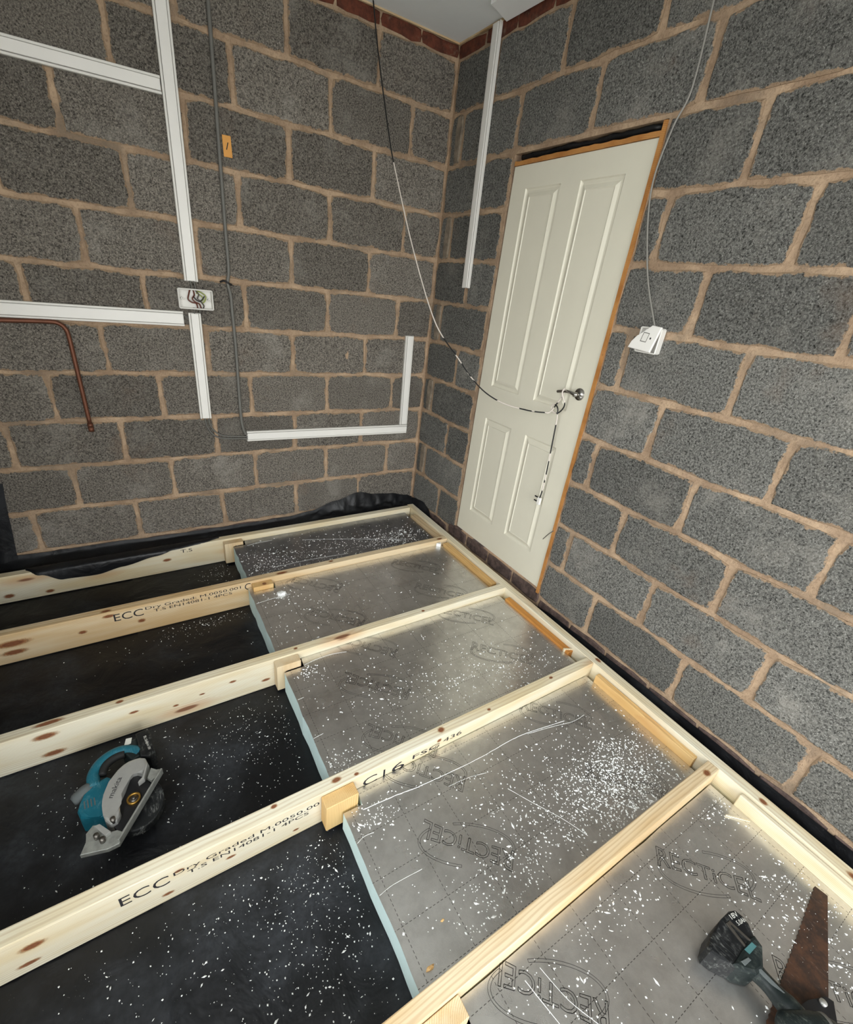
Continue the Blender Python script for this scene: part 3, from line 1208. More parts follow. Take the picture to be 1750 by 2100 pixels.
def knot(i, kind, u, v, ra, rb_, thing=None):
    """i joist index; kind 'front' (u = x, v = z) or 'top' (u = x, v = y)"""
    n = 20
    V, F, A = [(0, 0, 0)], [], [1.0]
    for k in range(n):
        a = 2 * math.pi * k / n
        V.append((ra * math.cos(a), rb_ * math.sin(a), 0))
        A.append(0.0)
    for k in range(n):
        F.append((0, 1 + k, 1 + (k + 1) % n))
    me = bpy.data.meshes.new('knot')
    me.from_pydata(V, [], F)
    at = me.attributes.new('edge', 'FLOAT', 'POINT')
    at.data.foreach_set('value', A)
    me.materials.append(M_KNOT)
    o = bpy.data.objects.new('knot', me)
    COL.objects.link(o)
    if thing is None:
        t, o_, ang, a, b = JO[i]
    else:
        t, ang, a, b = thing
    inv = Matrix.Translation(t.location) @ Matrix.Rotation(ang, 4, 'Z')
    inv.invert()
    if kind == 'front':
        c = inv @ Vector((u, (a[1] + b[1]) / 2 + (u - (a[0] + b[0]) / 2) * math.tan(ang), v))
        o.location = (c.x, -0.02145, c.z)
        o.rotation_euler = (math.radians(90), 0, 0)
    else:
        c = inv @ Vector((u, v, ZT))
        lim = 0.0185 - min(rb_, 0.012) if thing is None else 0.013
        o.location = (c.x, max(-lim, min(lim, c.y)), c.z + 0.0002)
    o.parent = t


for k_ in [(0, -2.385, -0.120, .030, .016), (0, -2.229, -0.134, .026, .013), (0, -1.693, -0.079, .030, .013),
           (1, -2.306, -0.060, .085, .022), (1, -2.309, -0.105, .060, .018), (1, -2.071, -0.084, .022, .012), (1, -1.846, -0.095, .022, .014), (1, -1.965, -0.030, .034, .012),
           (2, -2.150, -0.038, .048, .018), (2, -2.144, -0.125, .046, .016), (2, -1.897, -0.056, .022, .008), (2, -1.764, -0.090, .015, .007), (2, -1.670, -0.075, .015, .006), (2, -1.555, -0.061, .020, .008), (2, -1.426, -0.110, .026, .010),
           (3, -2.133, -0.058, .036, .017), (3, -2.153, -0.121, .032, .011), (3, -1.854, -0.124, .022, .009), (3, -1.818, -0.044, .018, .008), (3, -1.689, -0.100, .020, .008), (3, -1.497, -0.129, .014, .007), (3, -0.964, -0.028, .014, .012)]:
    knot(k_[0], 'front', *k_[1:])
for k_ in [(3, -0.943, -1.838, .020, .015), (3, -1.355, -1.845, .024, .012), (3, -1.552, -1.835, .014, .009), (3, -1.289, -1.862, .012, .008), (3, -0.721, -1.844, .012, .008), (3, -0.365, -1.83, .014, .009),
           (4, -0.176, -2.414, .022, .016), (1, -1.972, -0.650, .030, .012), (1, -0.150, -0.625, .030, .012), (1, -0.895, -0.618, .020, .010), (1, -1.18, -0.632, .045, .014),
           (2, -0.640, -1.215, .013, .010), (2, -1.288, -1.215, .013, .008), (2, -2.137, -1.222, .060, .013), (2, -1.933, -1.222, .018, .010)]:
    knot(k_[0], 'top', *k_[1:])
for u_, v_, a_, b_ in [(-0.078, -1.848, .022, .013), (-0.10, -2.569, .020, .014), (-0.10, -2.83, .034, .016)]:
    knot(0, 'top', u_, v_, a_, b_, (rim_t, rim_a, RIM_A, RIM_B))

# stamps printed on the joist faces
def stamp(i, body, x0, x1, zbase, size):
    t, o, ang, a, b = JO[i]
    # local frame of the joist thing
    cx = (a[0] + b[0]) / 2
    lx = (x0 - cx) / math.cos(ang)
    text_obj('printed_stamp', body, size, None, M_INK, t, (lx, -0.02165, zbase - (ZT - JH)), (math.radians(90), 0, 0), x1 - x0)


stamp(1, 'ECC', -1.948, -1.832, -0.066, 0.056)
stamp(1, 'Dry Graded: M.0050.001', -1.822, -1.395, -0.040, 0.022)
stamp(1, 'T.S EN14081-1 4PCS', -1.790, -1.440, -0.062, 0.022)
stamp(1, 'C', -1.376, -1.346, -0.056, 0.056)
stamp(3, 'ECC', -1.957, -1.843, -0.078, 0.056)
stamp(3, 'Dry Graded M.0050.00', -1.832, -1.420, -0.058, 0.022)
stamp(3, 'T.S EN14081-1 4PCS', -1.800, -1.455, -0.080, 0.022)
stamp(3, 'C', -1.268, -1.216, -0.080, 0.056)
stamp(3, '1', -1.192, -1.185, -0.080, 0.056)
stamp(3, '6', -1.158, -1.108, -0.080, 0.056)
stamp(3, 'FSC', -1.075, -0.960, -0.062, 0.030)
stamp(3, '436', -0.945, -0.860, -0.052, 0.030)
stamp(0, 'T.S', -1.62, -1.56, -0.05, 0.03)

# ------------------------------------------------------------------ insulation boards
def logo(parent, cx, cy, ang, s=1.0, name='printed_logo'):
    """oval swoosh with outlined lettering, lying flat on the foil"""
    me = text_mesh('RECTiCEL', 0.060 * s, True, 0.00055)
    xs = [v.co.x for v in me.vertices]
    ys = [v.co.y for v in me.vertices]
    wx = 0.285 * s / (max(xs) - min(xs))
    bm = bmesh.new()
    tilt = math.radians(-16)
    for v in me.vertices:
        x = (v.co.x - (max(xs) + min(xs)) / 2) * wx
        y = v.co.y - 0.021 * s
        # letters grow towards both ends, following the swoosh
        g = 1 + 0.35 * (abs(x) / (0.13 * s)) ** 2
        y *= g
        v.co = Vector((x * math.cos(tilt) - y * math.sin(tilt), x * math.sin(tilt) + y * math.cos(tilt), 0))
    bm.from_mesh(me)
    bpy.data.meshes.remove(me)
    def arc(a0, a1, rx, ry):
        n = 26
        return [(rx * math.cos(math.radians(a0 + (a1 - a0) * i / n)), ry * math.sin(math.radians(a0 + (a1 - a0) * i / n)), 0) for i in range(n + 1)]
    for a0, a1 in ((145, 285), (-40, 82)):
        for rx, ry in ((0.150 * s, 0.064 * s), (0.143 * s, 0.057 * s)):
            p = arc(a0, a1, rx, ry)
            add_tube(bm, p, 0.00055, 4)
        for a in (a0, a1):
            add_tube(bm, [arc(a, a, 0.150 * s, 0.064 * s)[0], arc(a, a, 0.143 * s, 0.057 * s)[0]], 0.00055, 4)
    for v in bm.verts:
        v.co.z *= 0.25
    o = from_bm(name, bm, M_INKGREY, parent, False, (cx, cy, 0.0009), (0, 0, ang))
    return o


def strip(parent, pts, w, z, mat, name, seed=0):
    """thin raised shaving / slit following a polyline"""
    rnd = random.Random(seed)
    path = smooth_path([(x, y, 0) for x, y in pts], 5)
    bm = bmesh.new()
    top = []
    for i, p in enumerate(path):
        d = (path[min(i + 1, len(path) - 1)] - path[max(i - 1, 0)]).normalized()
        n = Vector((-d.y, d.x, 0))
        ww = 0.6 * w * rnd.uniform(0.35, 1.25)
        j = rnd.uniform(-0.3, 0.3) * w
        top.append([bm.verts.new(p + n * (ww + j) + Vector((0, 0, z))), bm.verts.new(p + n * (j - ww) + Vector((0, 0, z))),
                    bm.verts.new(p + n * j + Vector((0, 0, z + w * 0.8)))])
    for a, b in zip(top, top[1:]):
        bm.faces.new((a[0], a[2], b[2], b[0]))
        bm.faces.new((a[2], a[1], b[1], b[2]))
        bm.faces.new((a[1], a[0], b[0], b[1]))
    return from_bm(name, bm, mat, parent)


TOPS = [-0.040, -0.045, -0.050, -0.073, -0.072]
LABS = ['dark looking foil-faced insulation board in the bay beside the back wall',
        'foil-faced insulation board in the second bay, with a white foam pile at its corner',
        'foil-faced insulation board in the middle bay between the middle joist and the C16 joist',
        'foil-faced insulation board in the wide bay with a long white slit along the joist',
        'foil-faced insulation board at lower right under the hand saw and power tool']
LOGOS = [[], [(-0.43, -0.80, -28, 1), (-0.43, -1.07, -30, 1), (-1.04, -0.75, 152, 1), (-1.04, -1.05, 152, 1)],
         [(-0.42, -1.295, -29, 1), (-0.43, -1.590, -29, 1), (-0.98, -1.290, 150, 0.95), (-1.05, -1.515, 151, 1), (-1.08, -1.785, 150, 0.95)],
         [(-0.435, -1.945, -31, 1), (-1.055, -1.915, 149, 1), (-1.064, -2.178, 149, 1), (-0.42, -2.28, -31, 1)],
         [(-0.452, -2.590, -32, 1), (-1.085, -2.545, 149, 1), (-0.415, -2.915, -32, 1)]]
BOARDS = []
for i in range(5):
    zt = TOPS[i]
    xr0 = -0.143 if i not in (1,) else -0.147
    xl = -1.345 if i == 0 else -1.360
    ya = lambda x: jy(i, x, -1) - 0.003
    yb = (lambda x: jy(i + 1, x, 1) + 0.003) if i < 4 else (lambda x: -3.02)
    x0, x1 = BLK[i][1], BLK[i][2]
    notch = 0.050
    nx1 = x1 + 0.010
    rag = random.Random(40 + i)
    pts = []
    if x0 > xl:
        pts += [(xl, ya(xl) - 0.002), (x0 - 0.001, ya(x0)), (x0 - 0.001, ya(x0) - notch + 0.002)]
    else:
        pts += [(xl, ya(xl) - notch)]
    pts += [(nx1, ya(nx1) - notch + rag.uniform(-0.002, 0.002)), (nx1 + 0.004, ya(nx1))]
    n = 14
    for k in range(1, n + 1):
        x = nx1 + 0.004 + (xr0 - nx1 - 0.004) * k / n
        pts.append((x, ya(x) - abs(rag.gauss(0, 0.0008))))
    pts.append((xr0, yb(xr0)))
    pts.append((xl - 0.002, yb(xl)))
    m_ = 9
    for k in range(1, m_):
        t = k / m_
        y = yb(xl) + (pts[0][1] - yb(xl)) * t
        pts.append((xl + rag.uniform(-0.0022, 0.0022), y))
    cxm, cym = (xl + xr0) / 2, (ya(xl) + yb(xl)) / 2
    t = empty('insulation_board', (cxm, cym, ZF + 0.003))
    tag(t, LABS[i], 'insulation board', 'foil insulation boards between the joists')
    loc = [(x - cxm, y - cym) for x, y in pts]
    prism('foam_core', loc, 0.001, zt - 0.0012 - ZF - 0.003, M_FOAM, t)
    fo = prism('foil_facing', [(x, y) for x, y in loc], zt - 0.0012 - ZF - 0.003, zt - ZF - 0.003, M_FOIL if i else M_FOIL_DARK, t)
    holder = empty('print_layer', (-cxm, -cym, zt - ZF - 0.003))
    bpy.data.objects.remove(holder)
    for lx, ly, la, ls in LOGOS[i]:
        o = logo(fo, lx - cxm, ly - cym, math.radians(la), ls)
        o.location.z = zt - ZF - 0.003 + 0.0004
    BOARDS.append((t, fo, cxm, cym, zt))


def cut(i, pts, w, seed, mat=None):
    t, fo, cxm, cym, zt = BOARDS[i]
    strip(fo, [(x - cxm, y - cym) for x, y in pts], w, zt - ZF - 0.003 + 0.0003, mat or M_CRUMB, 'slit_edge', seed)


cut(3, [(-1.300, -1.938), (-1.22, -1.942), (-1.154, -1.948), (-1.10, -1.955)], 0.0022, 1)
cut(3, [(-1.13, -1.952), (-1.015, -1.958), (-0.90, -1.962), (-0.812, -1.962), (-0.70, -1.958), (-0.612, -1.962), (-0.43, -1.988)], 0.0016, 2)
cut(3, [(-0.612, -1.966), (-0.5, -1.985), (-0.40, -2.006), (-0.329, -2.004)], 0.0011, 3)
cut(3, [(-1.01, -2.00), (-0.93, -2.005), (-0.86, -2.02)], 0.0009, 4)
cut(3, [(-0.83, -2.10), (-0.79, -2.17), (-0.73, -2.27), (-0.70, -2.34)], 0.0010, 5)
cut(3, [(-1.357, -2.17), (-1.31, -2.165), (-1.22, -2.17)], 0.0010, 6)
cut(3, [(-1.357, -2.02), (-1.33, -2.012), (-1.30, -2.015)], 0.0013, 7)
cut(2, [(-1.275, -1.285), (-1.22, -1.275), (-1.15, -1.272), (-1.08, -1.285)], 0.0011, 8)
cut(2, [(-1.355, -1.45), (-1.33, -1.448)], 0.0010, 9)
cut(2, [(-1.358, -1.64), (-1.32, -1.635)], 0.0010, 10)
cut(1, [(-1.355, -0.80), (-1.28, -0.79), (-1.18, -0.785)], 0.0009, 11)
cut(0, [(-1.27, -0.235), (-1.2, -0.225), (-1.12, -0.222)], 0.0010, 12)
cut(0, [(-0.95, -0.28), (-0.7, -0.36), (-0.45, -0.46), (-0.3, -0.51)], 0.0008, 13)
cut(0, [(-1.2, -0.52), (-0.98, -0.515), (-0.75, -0.53)], 0.0010, 14)
cut(4, [(-1.12, -2.50), (-1.10, -2.60), (-1.07, -2.70)], 0.0013, 15)
cut(4, [(-1.07, -2.50), (-1.05, -2.58), (-1.01, -2.66)], 0.0011, 16)

# ------------------------------------------------------------------ trunking on the walls
def trunk(p0, p1, wall, label, w=0.062, cap=True, lid=True, group='white trunking lengths on the walls'):
    """mini trunking: base tray with side lips and a raised snap-on lid, from p0 to p1 (wall coords u,z)"""
    (u0, z0), (u1, z1) = p0, p1
    L = math.hypot(u1 - u0, z1 - z0)
    a = math.atan2(z1 - z0, u1 - u0)
    mid = ((u0 + u1) / 2, (z0 + z1) / 2)
    # local: x along, z across, -y out of the wall
    if wall == 'back':
        t = empty('trunking', (mid[0], -0.004, mid[1]), (0, -a, 0))
    else:
        # u is world y; the wall faces -x
        t = empty('trunking', (-0.004, mid[0], mid[1]))
        # local x -> along (0,cos a,sin a); local y(+, into wall) -> +x ; local z -> x cross y
        ex = Vector((0, math.cos(a), math.sin(a)))
        ey = Vector((1, 0, 0))
        ez = ex.cross(ey)
        t.matrix_world = Matrix.Translation((-0.004, mid[0], mid[1])) @ Matrix((ex, ey, ez)).transposed().to_4x4()
    tag(t, label, 'trunking', group)
    bm = bmesh.new()
    add_box(bm, -L / 2, L / 2, -0.004, 0.0, -w / 2, w / 2)
    for s in (-1, 1):
        add_box(bm, -L / 2, L / 2, -0.0155, -0.004, s * w / 2 - (0.009 if s > 0 else 0), s * w / 2 + (0.009 if s < 0 else 0), 0.0015, 1)
    from_bm('base_tray', bm, M_PVC, t)
    if lid:
        bm = bmesh.new()
        add_box(bm, -L / 2 + 0.002, L / 2 - 0.002, -0.0185, -0.0125, -w / 2 + 0.0105, w / 2 - 0.0105, 0.0015, 1)
        from_bm('lid', bm, M_PVC2, t)
    return t


trunk((-1.3885, 2.53), (-1.388, 1.331), 'back', 'long upright white trunking on the left of the back wall above the open box', 0.060)
trunk((LEFT_X + 0.005, 2.013), (-1.421, 2.031), 'back', 'upper level white trunking running left from the upright length', 0.058)
trunk((LEFT_X + 0.005, 1.160), (-1.440, 1.163), 'back', 'lower level white trunking just above the copper pipe', 0.066)
trunk((-1.390, 1.192), (-1.390, 0.668), 'back', 'short upright white trunking directly below the open wiring box', 0.056)
trunk((-1.182, 0.555), (-0.114, 0.543), 'back', 'level white trunking low on the back wall, cable entering its left end', 0.058)
trunk((-0.143, 0.575), (-0.152, 1.143), 'back', 'short upright white trunking near the corner, standing on the low level length', 0.056)
trunk((-0.346, 1.443), (-0.318, 2.528), 'right', 'tall thin white trunking on the right wall between corner and door', 0.056)

# ------------------------------------------------------------------ open wiring box
wb = empty('wiring_box', (-1.378, -0.004, 1.255))
tag(wb, 'open white double wiring box with loose cores on the back wall', 'electrical box')
bm = bmesh.new()
bw_, bh_, bd_ = 0.150, 0.084, 0.032
add_box(bm, -bw_ / 2, bw_ / 2, -0.003, 0, -bh_ / 2, bh_ / 2)
for s in (-1, 1):
    add_box(bm, s * bw_ / 2 - 0.003, s * bw_ / 2 + 0.003, -bd_, 0, -bh_ / 2, bh_ / 2, 0.002, 1)
    add_box(bm, -bw_ / 2, bw_ / 2, -bd_, 0, s * bh_ / 2 - 0.003, s * bh_ / 2 + 0.003, 0.002, 1)
from_bm('box_shell', bm, M_PVC, wb)
for s in (-1, 1):
    bm = bmesh.new()
    add_disc(bm, (s * 0.060, -0.003, 0.0), (0, -1, 0), 0.0018, 0.006, 0.022, 14)
    from_bm('screw_lug', bm, M_PVC2, wb, True)
tube('wire_core', [(-0.02, -0.006, 0.040), (-0.028, -0.014, 0.02), (-0.034, -0.022, -0.002), (-0.02, -0.026, -0.014), (0.0, -0.024, -0.018), (0.006, -0.012, -0.040)], 0.0034, M_WIREBROWN, wb, 6)
tube('wire_core', [(-0.006, -0.006, 0.040), (-0.004, -0.016, 0.018), (-0.016, -0.026, 0.002), (-0.004, -0.028, -0.012), (0.014, -0.022, -0.02), (0.022, -0.01, -0.040)], 0.0034, M_WIREBROWN, wb, 6)
tube('wire_core', [(0.004, -0.006, 0.038), (0.016, -0.016, 0.022), (0.008, -0.024, 0.004), (0.022, -0.026, -0.010), (0.034, -0.016, -0.026), (0.032, -0.006, -0.040)], 0.0032, M_WIREGREY, wb, 6)
tube('wire_core', [(0.010, -0.006, 0.036), (0.030, -0.014, 0.030), (0.046, -0.020, 0.016), (0.040, -0.024, -0.004), (0.028, -0.018, -0.016)], 0.0032, M_WIREGREEN, wb, 6)
tube('wire_core', [(0.006, -0.008, 0.028), (0.024, -0.018, 0.018), (0.034, -0.022, 0.004), (0.018, -0.026, -0.008)], 0.0032, M_WIREGREEN, wb, 6)
tube('wire_core', [(-0.010, -0.022, 0.012), (0.004, -0.028, -0.004), (0.020, -0.028, -0.006), (0.040, -0.022, 0.016)], 0.0028, M_BLACK, wb, 6)
for dx in (-0.012, 0.004):
    tube('cable_tail', [(dx - 0.004, -0.010, 0.080), (dx, -0.010, 0.060), (dx + 0.002, -0.012, 0.038)], 0.0034, M_GREYCABLE, wb, 6)
for dx in (-0.012, 0.012):
    tube('cable_tail', [(dx, -0.012, -0.038), (dx + 0.002, -0.012, -0.052), (dx, -0.010, -0.066)], 0.0030, M_GREYCABLE, wb, 6)
tube('cable_tail', [(-0.070, -0.010, -0.072), (-0.052, -0.012, -0.080), (-0.034, -0.010, -0.090)], 0.0034, M_GREYCABLE, wb, 6)

# ------------------------------------------------------------------ cables and pipe
gc = tube('grey_cable', [(-1.219, -0.012, 2.53), (-1.214, -0.012, 2.34), (-1.213, -0.012, 2.12), (-1.214, -0.012, 1.88), (-1.214, -0.012, 1.55), (-1.213, -0.012, 1.40), (-1.222, -0.014, 1.35), (-1.222, -0.016, 1.328), (-1.213, -0.014, 1.28), (-1.211, -0.012, 1.208), (-1.207, -0.012, 1.02), (-1.208, -0.012, 0.734), (-1.203, -0.013, 0.62), (-1.188, -0.014, 0.566)], 0.0085, M_GREYCABLE, None, 10, 6)
tag(gc, 'thick grey cable clipped straight up the back wall beside the orange label', 'cable')
cl = tube('cable_clip', [(-1.257, -0.008, 1.340), (-1.240, -0.018, 1.348), (-1.222, -0.024, 1.340), (-1.205, -0.018, 1.332)], 0.0045, M_BLACK, None, 7, 4)
tag(cl, 'small dark cable hook holding the thick grey cable to the back wall', 'clip')
c2 = tube('twin_cable', [(-1.395, -0.012, 0.70), (-1.394, -0.012, 0.655), (-1.386, -0.010, 0.615), (-1.352, -0.009, 0.566), (-1.291, -0.009, 0.547), (-1.165, -0.010, 0.540)], 0.0042, M_GREYCABLE, None, 8, 6)
tag(c2, 'lower of two thin grey cables bending below the short upright trunking', 'cable')
c3 = tube('twin_cable', [(-1.376, -0.012, 0.70), (-1.375, -0.012, 0.650), (-1.365, -0.010, 0.614), (-1.336, -0.009, 0.578), (-1.283, -0.009, 0.560), (-1.165, -0.010, 0.551)], 0.0042, M_GREYCABLE, None, 8, 6)
tag(c3, 'upper of two thin grey cables bending below the short upright trunking', 'cable')

cp = empty('copper_pipe', (-1.92, -0.02, 0.64))
tag(cp, 'bent old copper pipe on the left of the back wall, open end hanging down', 'pipe')
def rel(p, o):
    return (p[0] - o[0], p[1] - o[1], p[2] - o[2])
cpo = (-1.92, -0.02, 0.64)
pp = [(LEFT_X + 0.004, -0.022, 1.112), (-2.15, -0.022, 1.116), (-1.985, -0.022, 1.120), (-1.945, -0.022, 1.115), (-1.925, -0.022, 1.095), (-1.918, -0.022, 1.06), (-1.916, -0.022, 0.9), (-1.914, -0.022, 0.664)]
tube('pipe_run', [rel(p, cpo) for p in pp], 0.0095, M_COPPER, cp, 12, 6)
bm = bmesh.new()
add_disc(bm, rel((-1.914, -0.022, 0.650), cpo), (0, 0, -1), 0.0085, 0.0122, 0.022, 16)
add_disc(bm, rel((-1.914, -0.022, 0.668), cpo), (0, 0, -1), 0, 0.0122, 0.018, 16)
from_bm('pipe_end', bm, M_COPPER, cp, True)

lb = empty('card_label', (-1.178, -0.006, 1.886), (0, math.radians(-2), 0))
tag(lb, 'small orange card label stuck on the back wall beside the thick grey cable', 'label')
box('card', -0.0185, 0.0185, -0.0025, 0.0, -0.040, 0.038, M_LABEL, lb, 0.001, 1)
strip_o = box('pencil_mark', -0.002, 0.002, -0.0031, -0.0024, -0.014, 0.014, M_INK, lb, 0, 1, None, (0, math.radians(18), 0))

# loose black and white flex from the ceiling corner to the door handle
fx = empty('loose_flex', (-0.51, -0.034, 2.53))
tag(fx, 'thin black and white flex hanging from ceiling to the door handle and down the door', 'cable')
FP = [(-0.509, -0.034, 2.535), (-0.493, -0.071, 2.371), (-0.469, -0.131, 2.158), (-0.453, -0.171, 2.028), (-0.445, -0.191, 1.97), (-0.419, -0.255, 1.813), (-0.391, -0.325, 1.651), (-0.356, -0.41, 1.473), (-0.321, -0.498, 1.312), (-0.292, -0.569, 1.216), (-0.246, -0.683, 1.116), (-0.219, -0.749, 1.055), (-0.188, -0.827, 0.998), (-0.159, -0.899, 0.965), (-0.126, -0.98, 0.947), (-0.081, -1.091, 0.945), (-0.053, -1.16, 0.953), (-0.034, -1.183, 0.962), (-0.034, -1.219, 1.022), (-0.036, -1.236, 1.055), (-0.048, -1.246, 1.082), (-0.060, -1.250, 1.062), (-0.036, -1.259, 1.012), (-0.030, -1.231, 0.970), (-0.028, -1.198, 0.964), (-0.030, -1.179, 0.982), (-0.032, -1.195, 1.0), (-0.033, -1.220, 0.99), (-0.031, -1.227, 0.96), (-0.028, -1.23, 0.915), (-0.022, -1.234, 0.773), (-0.020, -1.238, 0.674), (-0.020, -1.240, 0.583), (-0.020, -1.236, 0.535)]
fo_ = (-0.51, -0.034, 2.53)
tube('flex', [rel(p, fo_) for p in FP], 0.0032, M_FLEX, fx, 7, 5)
bm = bmesh.new()
add_box(bm, -0.010, 0.004, -0.011, 0.011, -0.040, 0.0, 0.003, 1)
pg = from_bm('plug_body', bm, M_PVC2, fx, False, rel((-0.014, -1.233, 0.535), fo_))
for dz in (-0.004, -0.026):
    box('prong', -0.002, 0.002, 0.012, 0.034, -0.0035 + dz, 0.0035 + dz, M_BLACK, fx, 0.001, 1, rel((-0.018, -1.233, 0.535), fo_))

# pale cable down the right wall to the dangling switch
pc = tube('pale_cable', [(-0.012, -1.402, 2.53), (-0.012, -1.412, 2.40), (-0.012, -1.419, 2.283), (-0.012, -1.431, 2.078), (-0.012, -1.401, 1.985), (-0.012, -1.381, 1.853), (-0.012, -1.400, 1.736), (-0.012, -1.454, 1.582), (-0.014, -1.500, 1.488), (-0.020, -1.568, 1.380)], 0.0034, M_PALECABLE, None, 8, 6)
tag(pc, 'thin pale grey cable looping down the right wall to the broken switch', 'cable')

sw = empty('broken_switch', (-0.004, -1.567, 1.330))
tag(sw, 'broken white fused switch hanging tilted off its box on the right wall', 'switch')
bm = bmesh.new()
for s in (-1, 1):
    add_box(bm, -0.030, 0.0, s * 0.042 - 0.003, s * 0.042 + 0.003, -0.043, 0.043, 0.002, 1)
    add_box(bm, -0.030, 0.0, -0.042, 0.042, s * 0.042 - 0.003, s * 0.042 + 0.003, 0.002, 1)
add_box(bm, -0.003, 0.0, -0.042, 0.042, -0.042, 0.042)
from_bm('back_box', bm, M_PVC, sw)
# face plate with the broken off corner; local x -> -y world (to the right), y -> up, z -> out
fp = empty('face', (0, 0, 0))
bpy.data.objects.remove(fp)
Mw = Matrix(((0, 0, -1, -0.040), (-1, 0, 0, 0), (0, 1, 0, 0.006), (0, 0, 0, 1)))
tilt = Matrix.Rotation(math.radians(-4), 4, 'Z') @ Matrix.Rotation(math.radians(-10), 4, 'X')
plate = [(-0.056, -0.044), (0.040, -0.044), (0.043, 0.046), (0.004, 0.046), (-0.012, 0.026), (-0.034, 0.006), (-0.037, 0.002), (-0.052, -0.020)]
def face_part(name, pts, z0, z1, mat, bev=0.0):
    bm = bmesh.new()
    add_prism(bm, pts, z0, z1, bev, 1)
    bmesh.ops.transform(bm, matrix=Mw @ tilt, verts=bm.verts)
    return from_bm(name, bm, mat, sw)
face_part('face_plate', plate, 0.0, 0.008, M_PVC2, 0.002)
face_part('rocker', [(-0.014, -0.012), (0.006, -0.012), (0.006, 0.016), (-0.014, 0.016)], 0.008, 0.0095, M_PVC, 0.0008)
face_part('rocker_surround', [(-0.0165, -0.0145), (0.0085, -0.0145), (0.0085, 0.0185), (-0.0165, 0.0185)], 0.0078, 0.0084, M_GREYCABLE)
face_part('neon_hole', [(0.020 + 0.003 * math.cos(i * math.pi / 4), 0.002 + 0.004 * math.sin(i * math.pi / 4)) for i in range(8)], 0.0078, 0.0086, M_BLACK)

# ------------------------------------------------------------------ circular saw lying on its motor side
sv = empty('circular_saw', (-1.95, -1.52, ZF))
tag(sv, 'teal cordless circular saw lying on the black membrane between two joists', 'power saw')
SO = (-1.95, -1.52)


def sp(pts):
    return [(x - SO[0], y - SO[1]) for x, y in pts]


def spr(name, pts, z0, z1, mat, bev=0.004, smooth=False, parent=None):
    return prism(name, sp(pts), z0 - ZF, z1 - ZF, mat, parent or sv, bev, smooth)


GUARD = [(-1.873, -1.466), (-1.888, -1.457), (-1.903, -1.455), (-1.921, -1.456), (-1.936, -1.462), (-1.952, -1.474), (-1.965, -1.490), (-1.975, -1.509), (-1.983, -1.530), (-1.989, -1.548), (-1.992, -1.566), (-1.993, -1.583), (-1.992, -1.599), (-1.990, -1.617), (-1.986, -1.632), (-1.973, -1.650), (-1.957, -1.646), (-1.950, -1.634), (-1.948, -1.622), (-1.952, -1.602), (-1.950, -1.582), (-1.943, -1.568), (-1.936, -1.554), (-1.921, -1.512), (-1.912, -1.505), (-1.900, -1.506), (-1.884, -1.521), (-1.865, -1.497)]
spr('upper_guard', GUARD, -0.112, -0.048, M_ALU, 0.008)
spr('inner_guard', [(-1.95, -1.615), (-1.951, -1.576), (-1.938, -1.549), (-1.922, -1.501), (-1.907, -1.499), (-1.883, -1.517), (-1.872, -1.544), (-1.858, -1.569), (-1.93, -1.677), (-1.958, -1.668), (-1.968, -1.648)], -0.104, -0.072, M_BLACK, 0.002)
# lower retracting guard: wide dark disc sticking out under the sole plate
LG = [(-1.905 + 0.070 * math.cos(math.radians(a)), -1.598 + 0.086 * math.sin(math.radians(a))) for a in range(-120, 61, 12)]
spr('lower_guard', LG + [(-1.905, -1.54), (-1.945, -1.64)], -0.106, -0.082, M_TOOLBLACK, 0.004)
bm = bmesh.new()
add_disc(bm, (-1.914 - SO[0], -1.586 - SO[1], -0.074 - ZF), (0, 0, 1), 0.014, 0.019, 0.010, 24)
from_bm('arbor_ring', bm, M_BRASS, sv, True)
bm = bmesh.new()
add_disc(bm, (-1.914 - SO[0], -1.586 - SO[1], -0.074 - ZF), (0, 0, 1), 0, 0.0135, 0.007, 24)
add_disc(bm, (-1.914 - SO[0], -1.586 - SO[1], -0.067 - ZF), (0, 0, 1), 0, 0.006, 0.005, 6)
from_bm('arbor_bolt', bm, M_STEEL, sv, True)
# sole plate: upright sheet seen on edge, with the wide front foot
pd = Vector((-1.832 + 1.954, -1.530 + 1.716)).normalized()
bm = bmesh.new()
A_, B_ = Vector((-1.951 - SO[0], -1.714 - SO[1])), Vector((-1.829 - SO[0], -1.534 - SO[1]))
nrm = Vector((-pd.y, pd.x))
q = [A_, B_, B_ + nrm * 0.0045, A_ + nrm * 0.006]
add_prism(bm, [(v.x, v.y) for v in q], -0.070 - ZF, -0.044 - ZF, 0.001, 1)
from_bm('sole_plate', bm, M_ALUWORN, sv)
spr('sole_plate_foot', [(-2.045, -1.702), (-1.980, -1.718), (-1.953, -1.716), (-1.938, -1.690), (-1.958, -1.672), (-1.976, -1.672), (-2.000, -1.634), (-2.017, -1.628), (-2.033, -1.646), (-2.031, -1.672)], -0.072, -0.058, M_ALUWORN, 0.0015)
spr('depth_bracket', [(-2.012, -1.640), (-1.998, -1.640), (-1.972, -1.676), (-1.984, -1.684)], -0.058, -0.046, M_ALU, 0.001)
for (x, y) in ((-1.966, -1.642), (-2.006, -1.672), (-1.992, -1.690)):
    bm = bmesh.new()
    add_disc(bm, (x - SO[0], y - SO[1], -0.060 - ZF), (0, 0, 1), 0, 0.007, 0.018, 14)
    from_bm('clamp_screw', bm, M_STEEL, sv, True)
spr('guard_lever', [(-1.872, -1.500), (-1.867, -1.498), (-1.880, -1.548), (-1.897, -1.556), (-1.895, -1.551), (-1.884, -1.544)], -0.060, -0.040, M_ALU, 0.001)
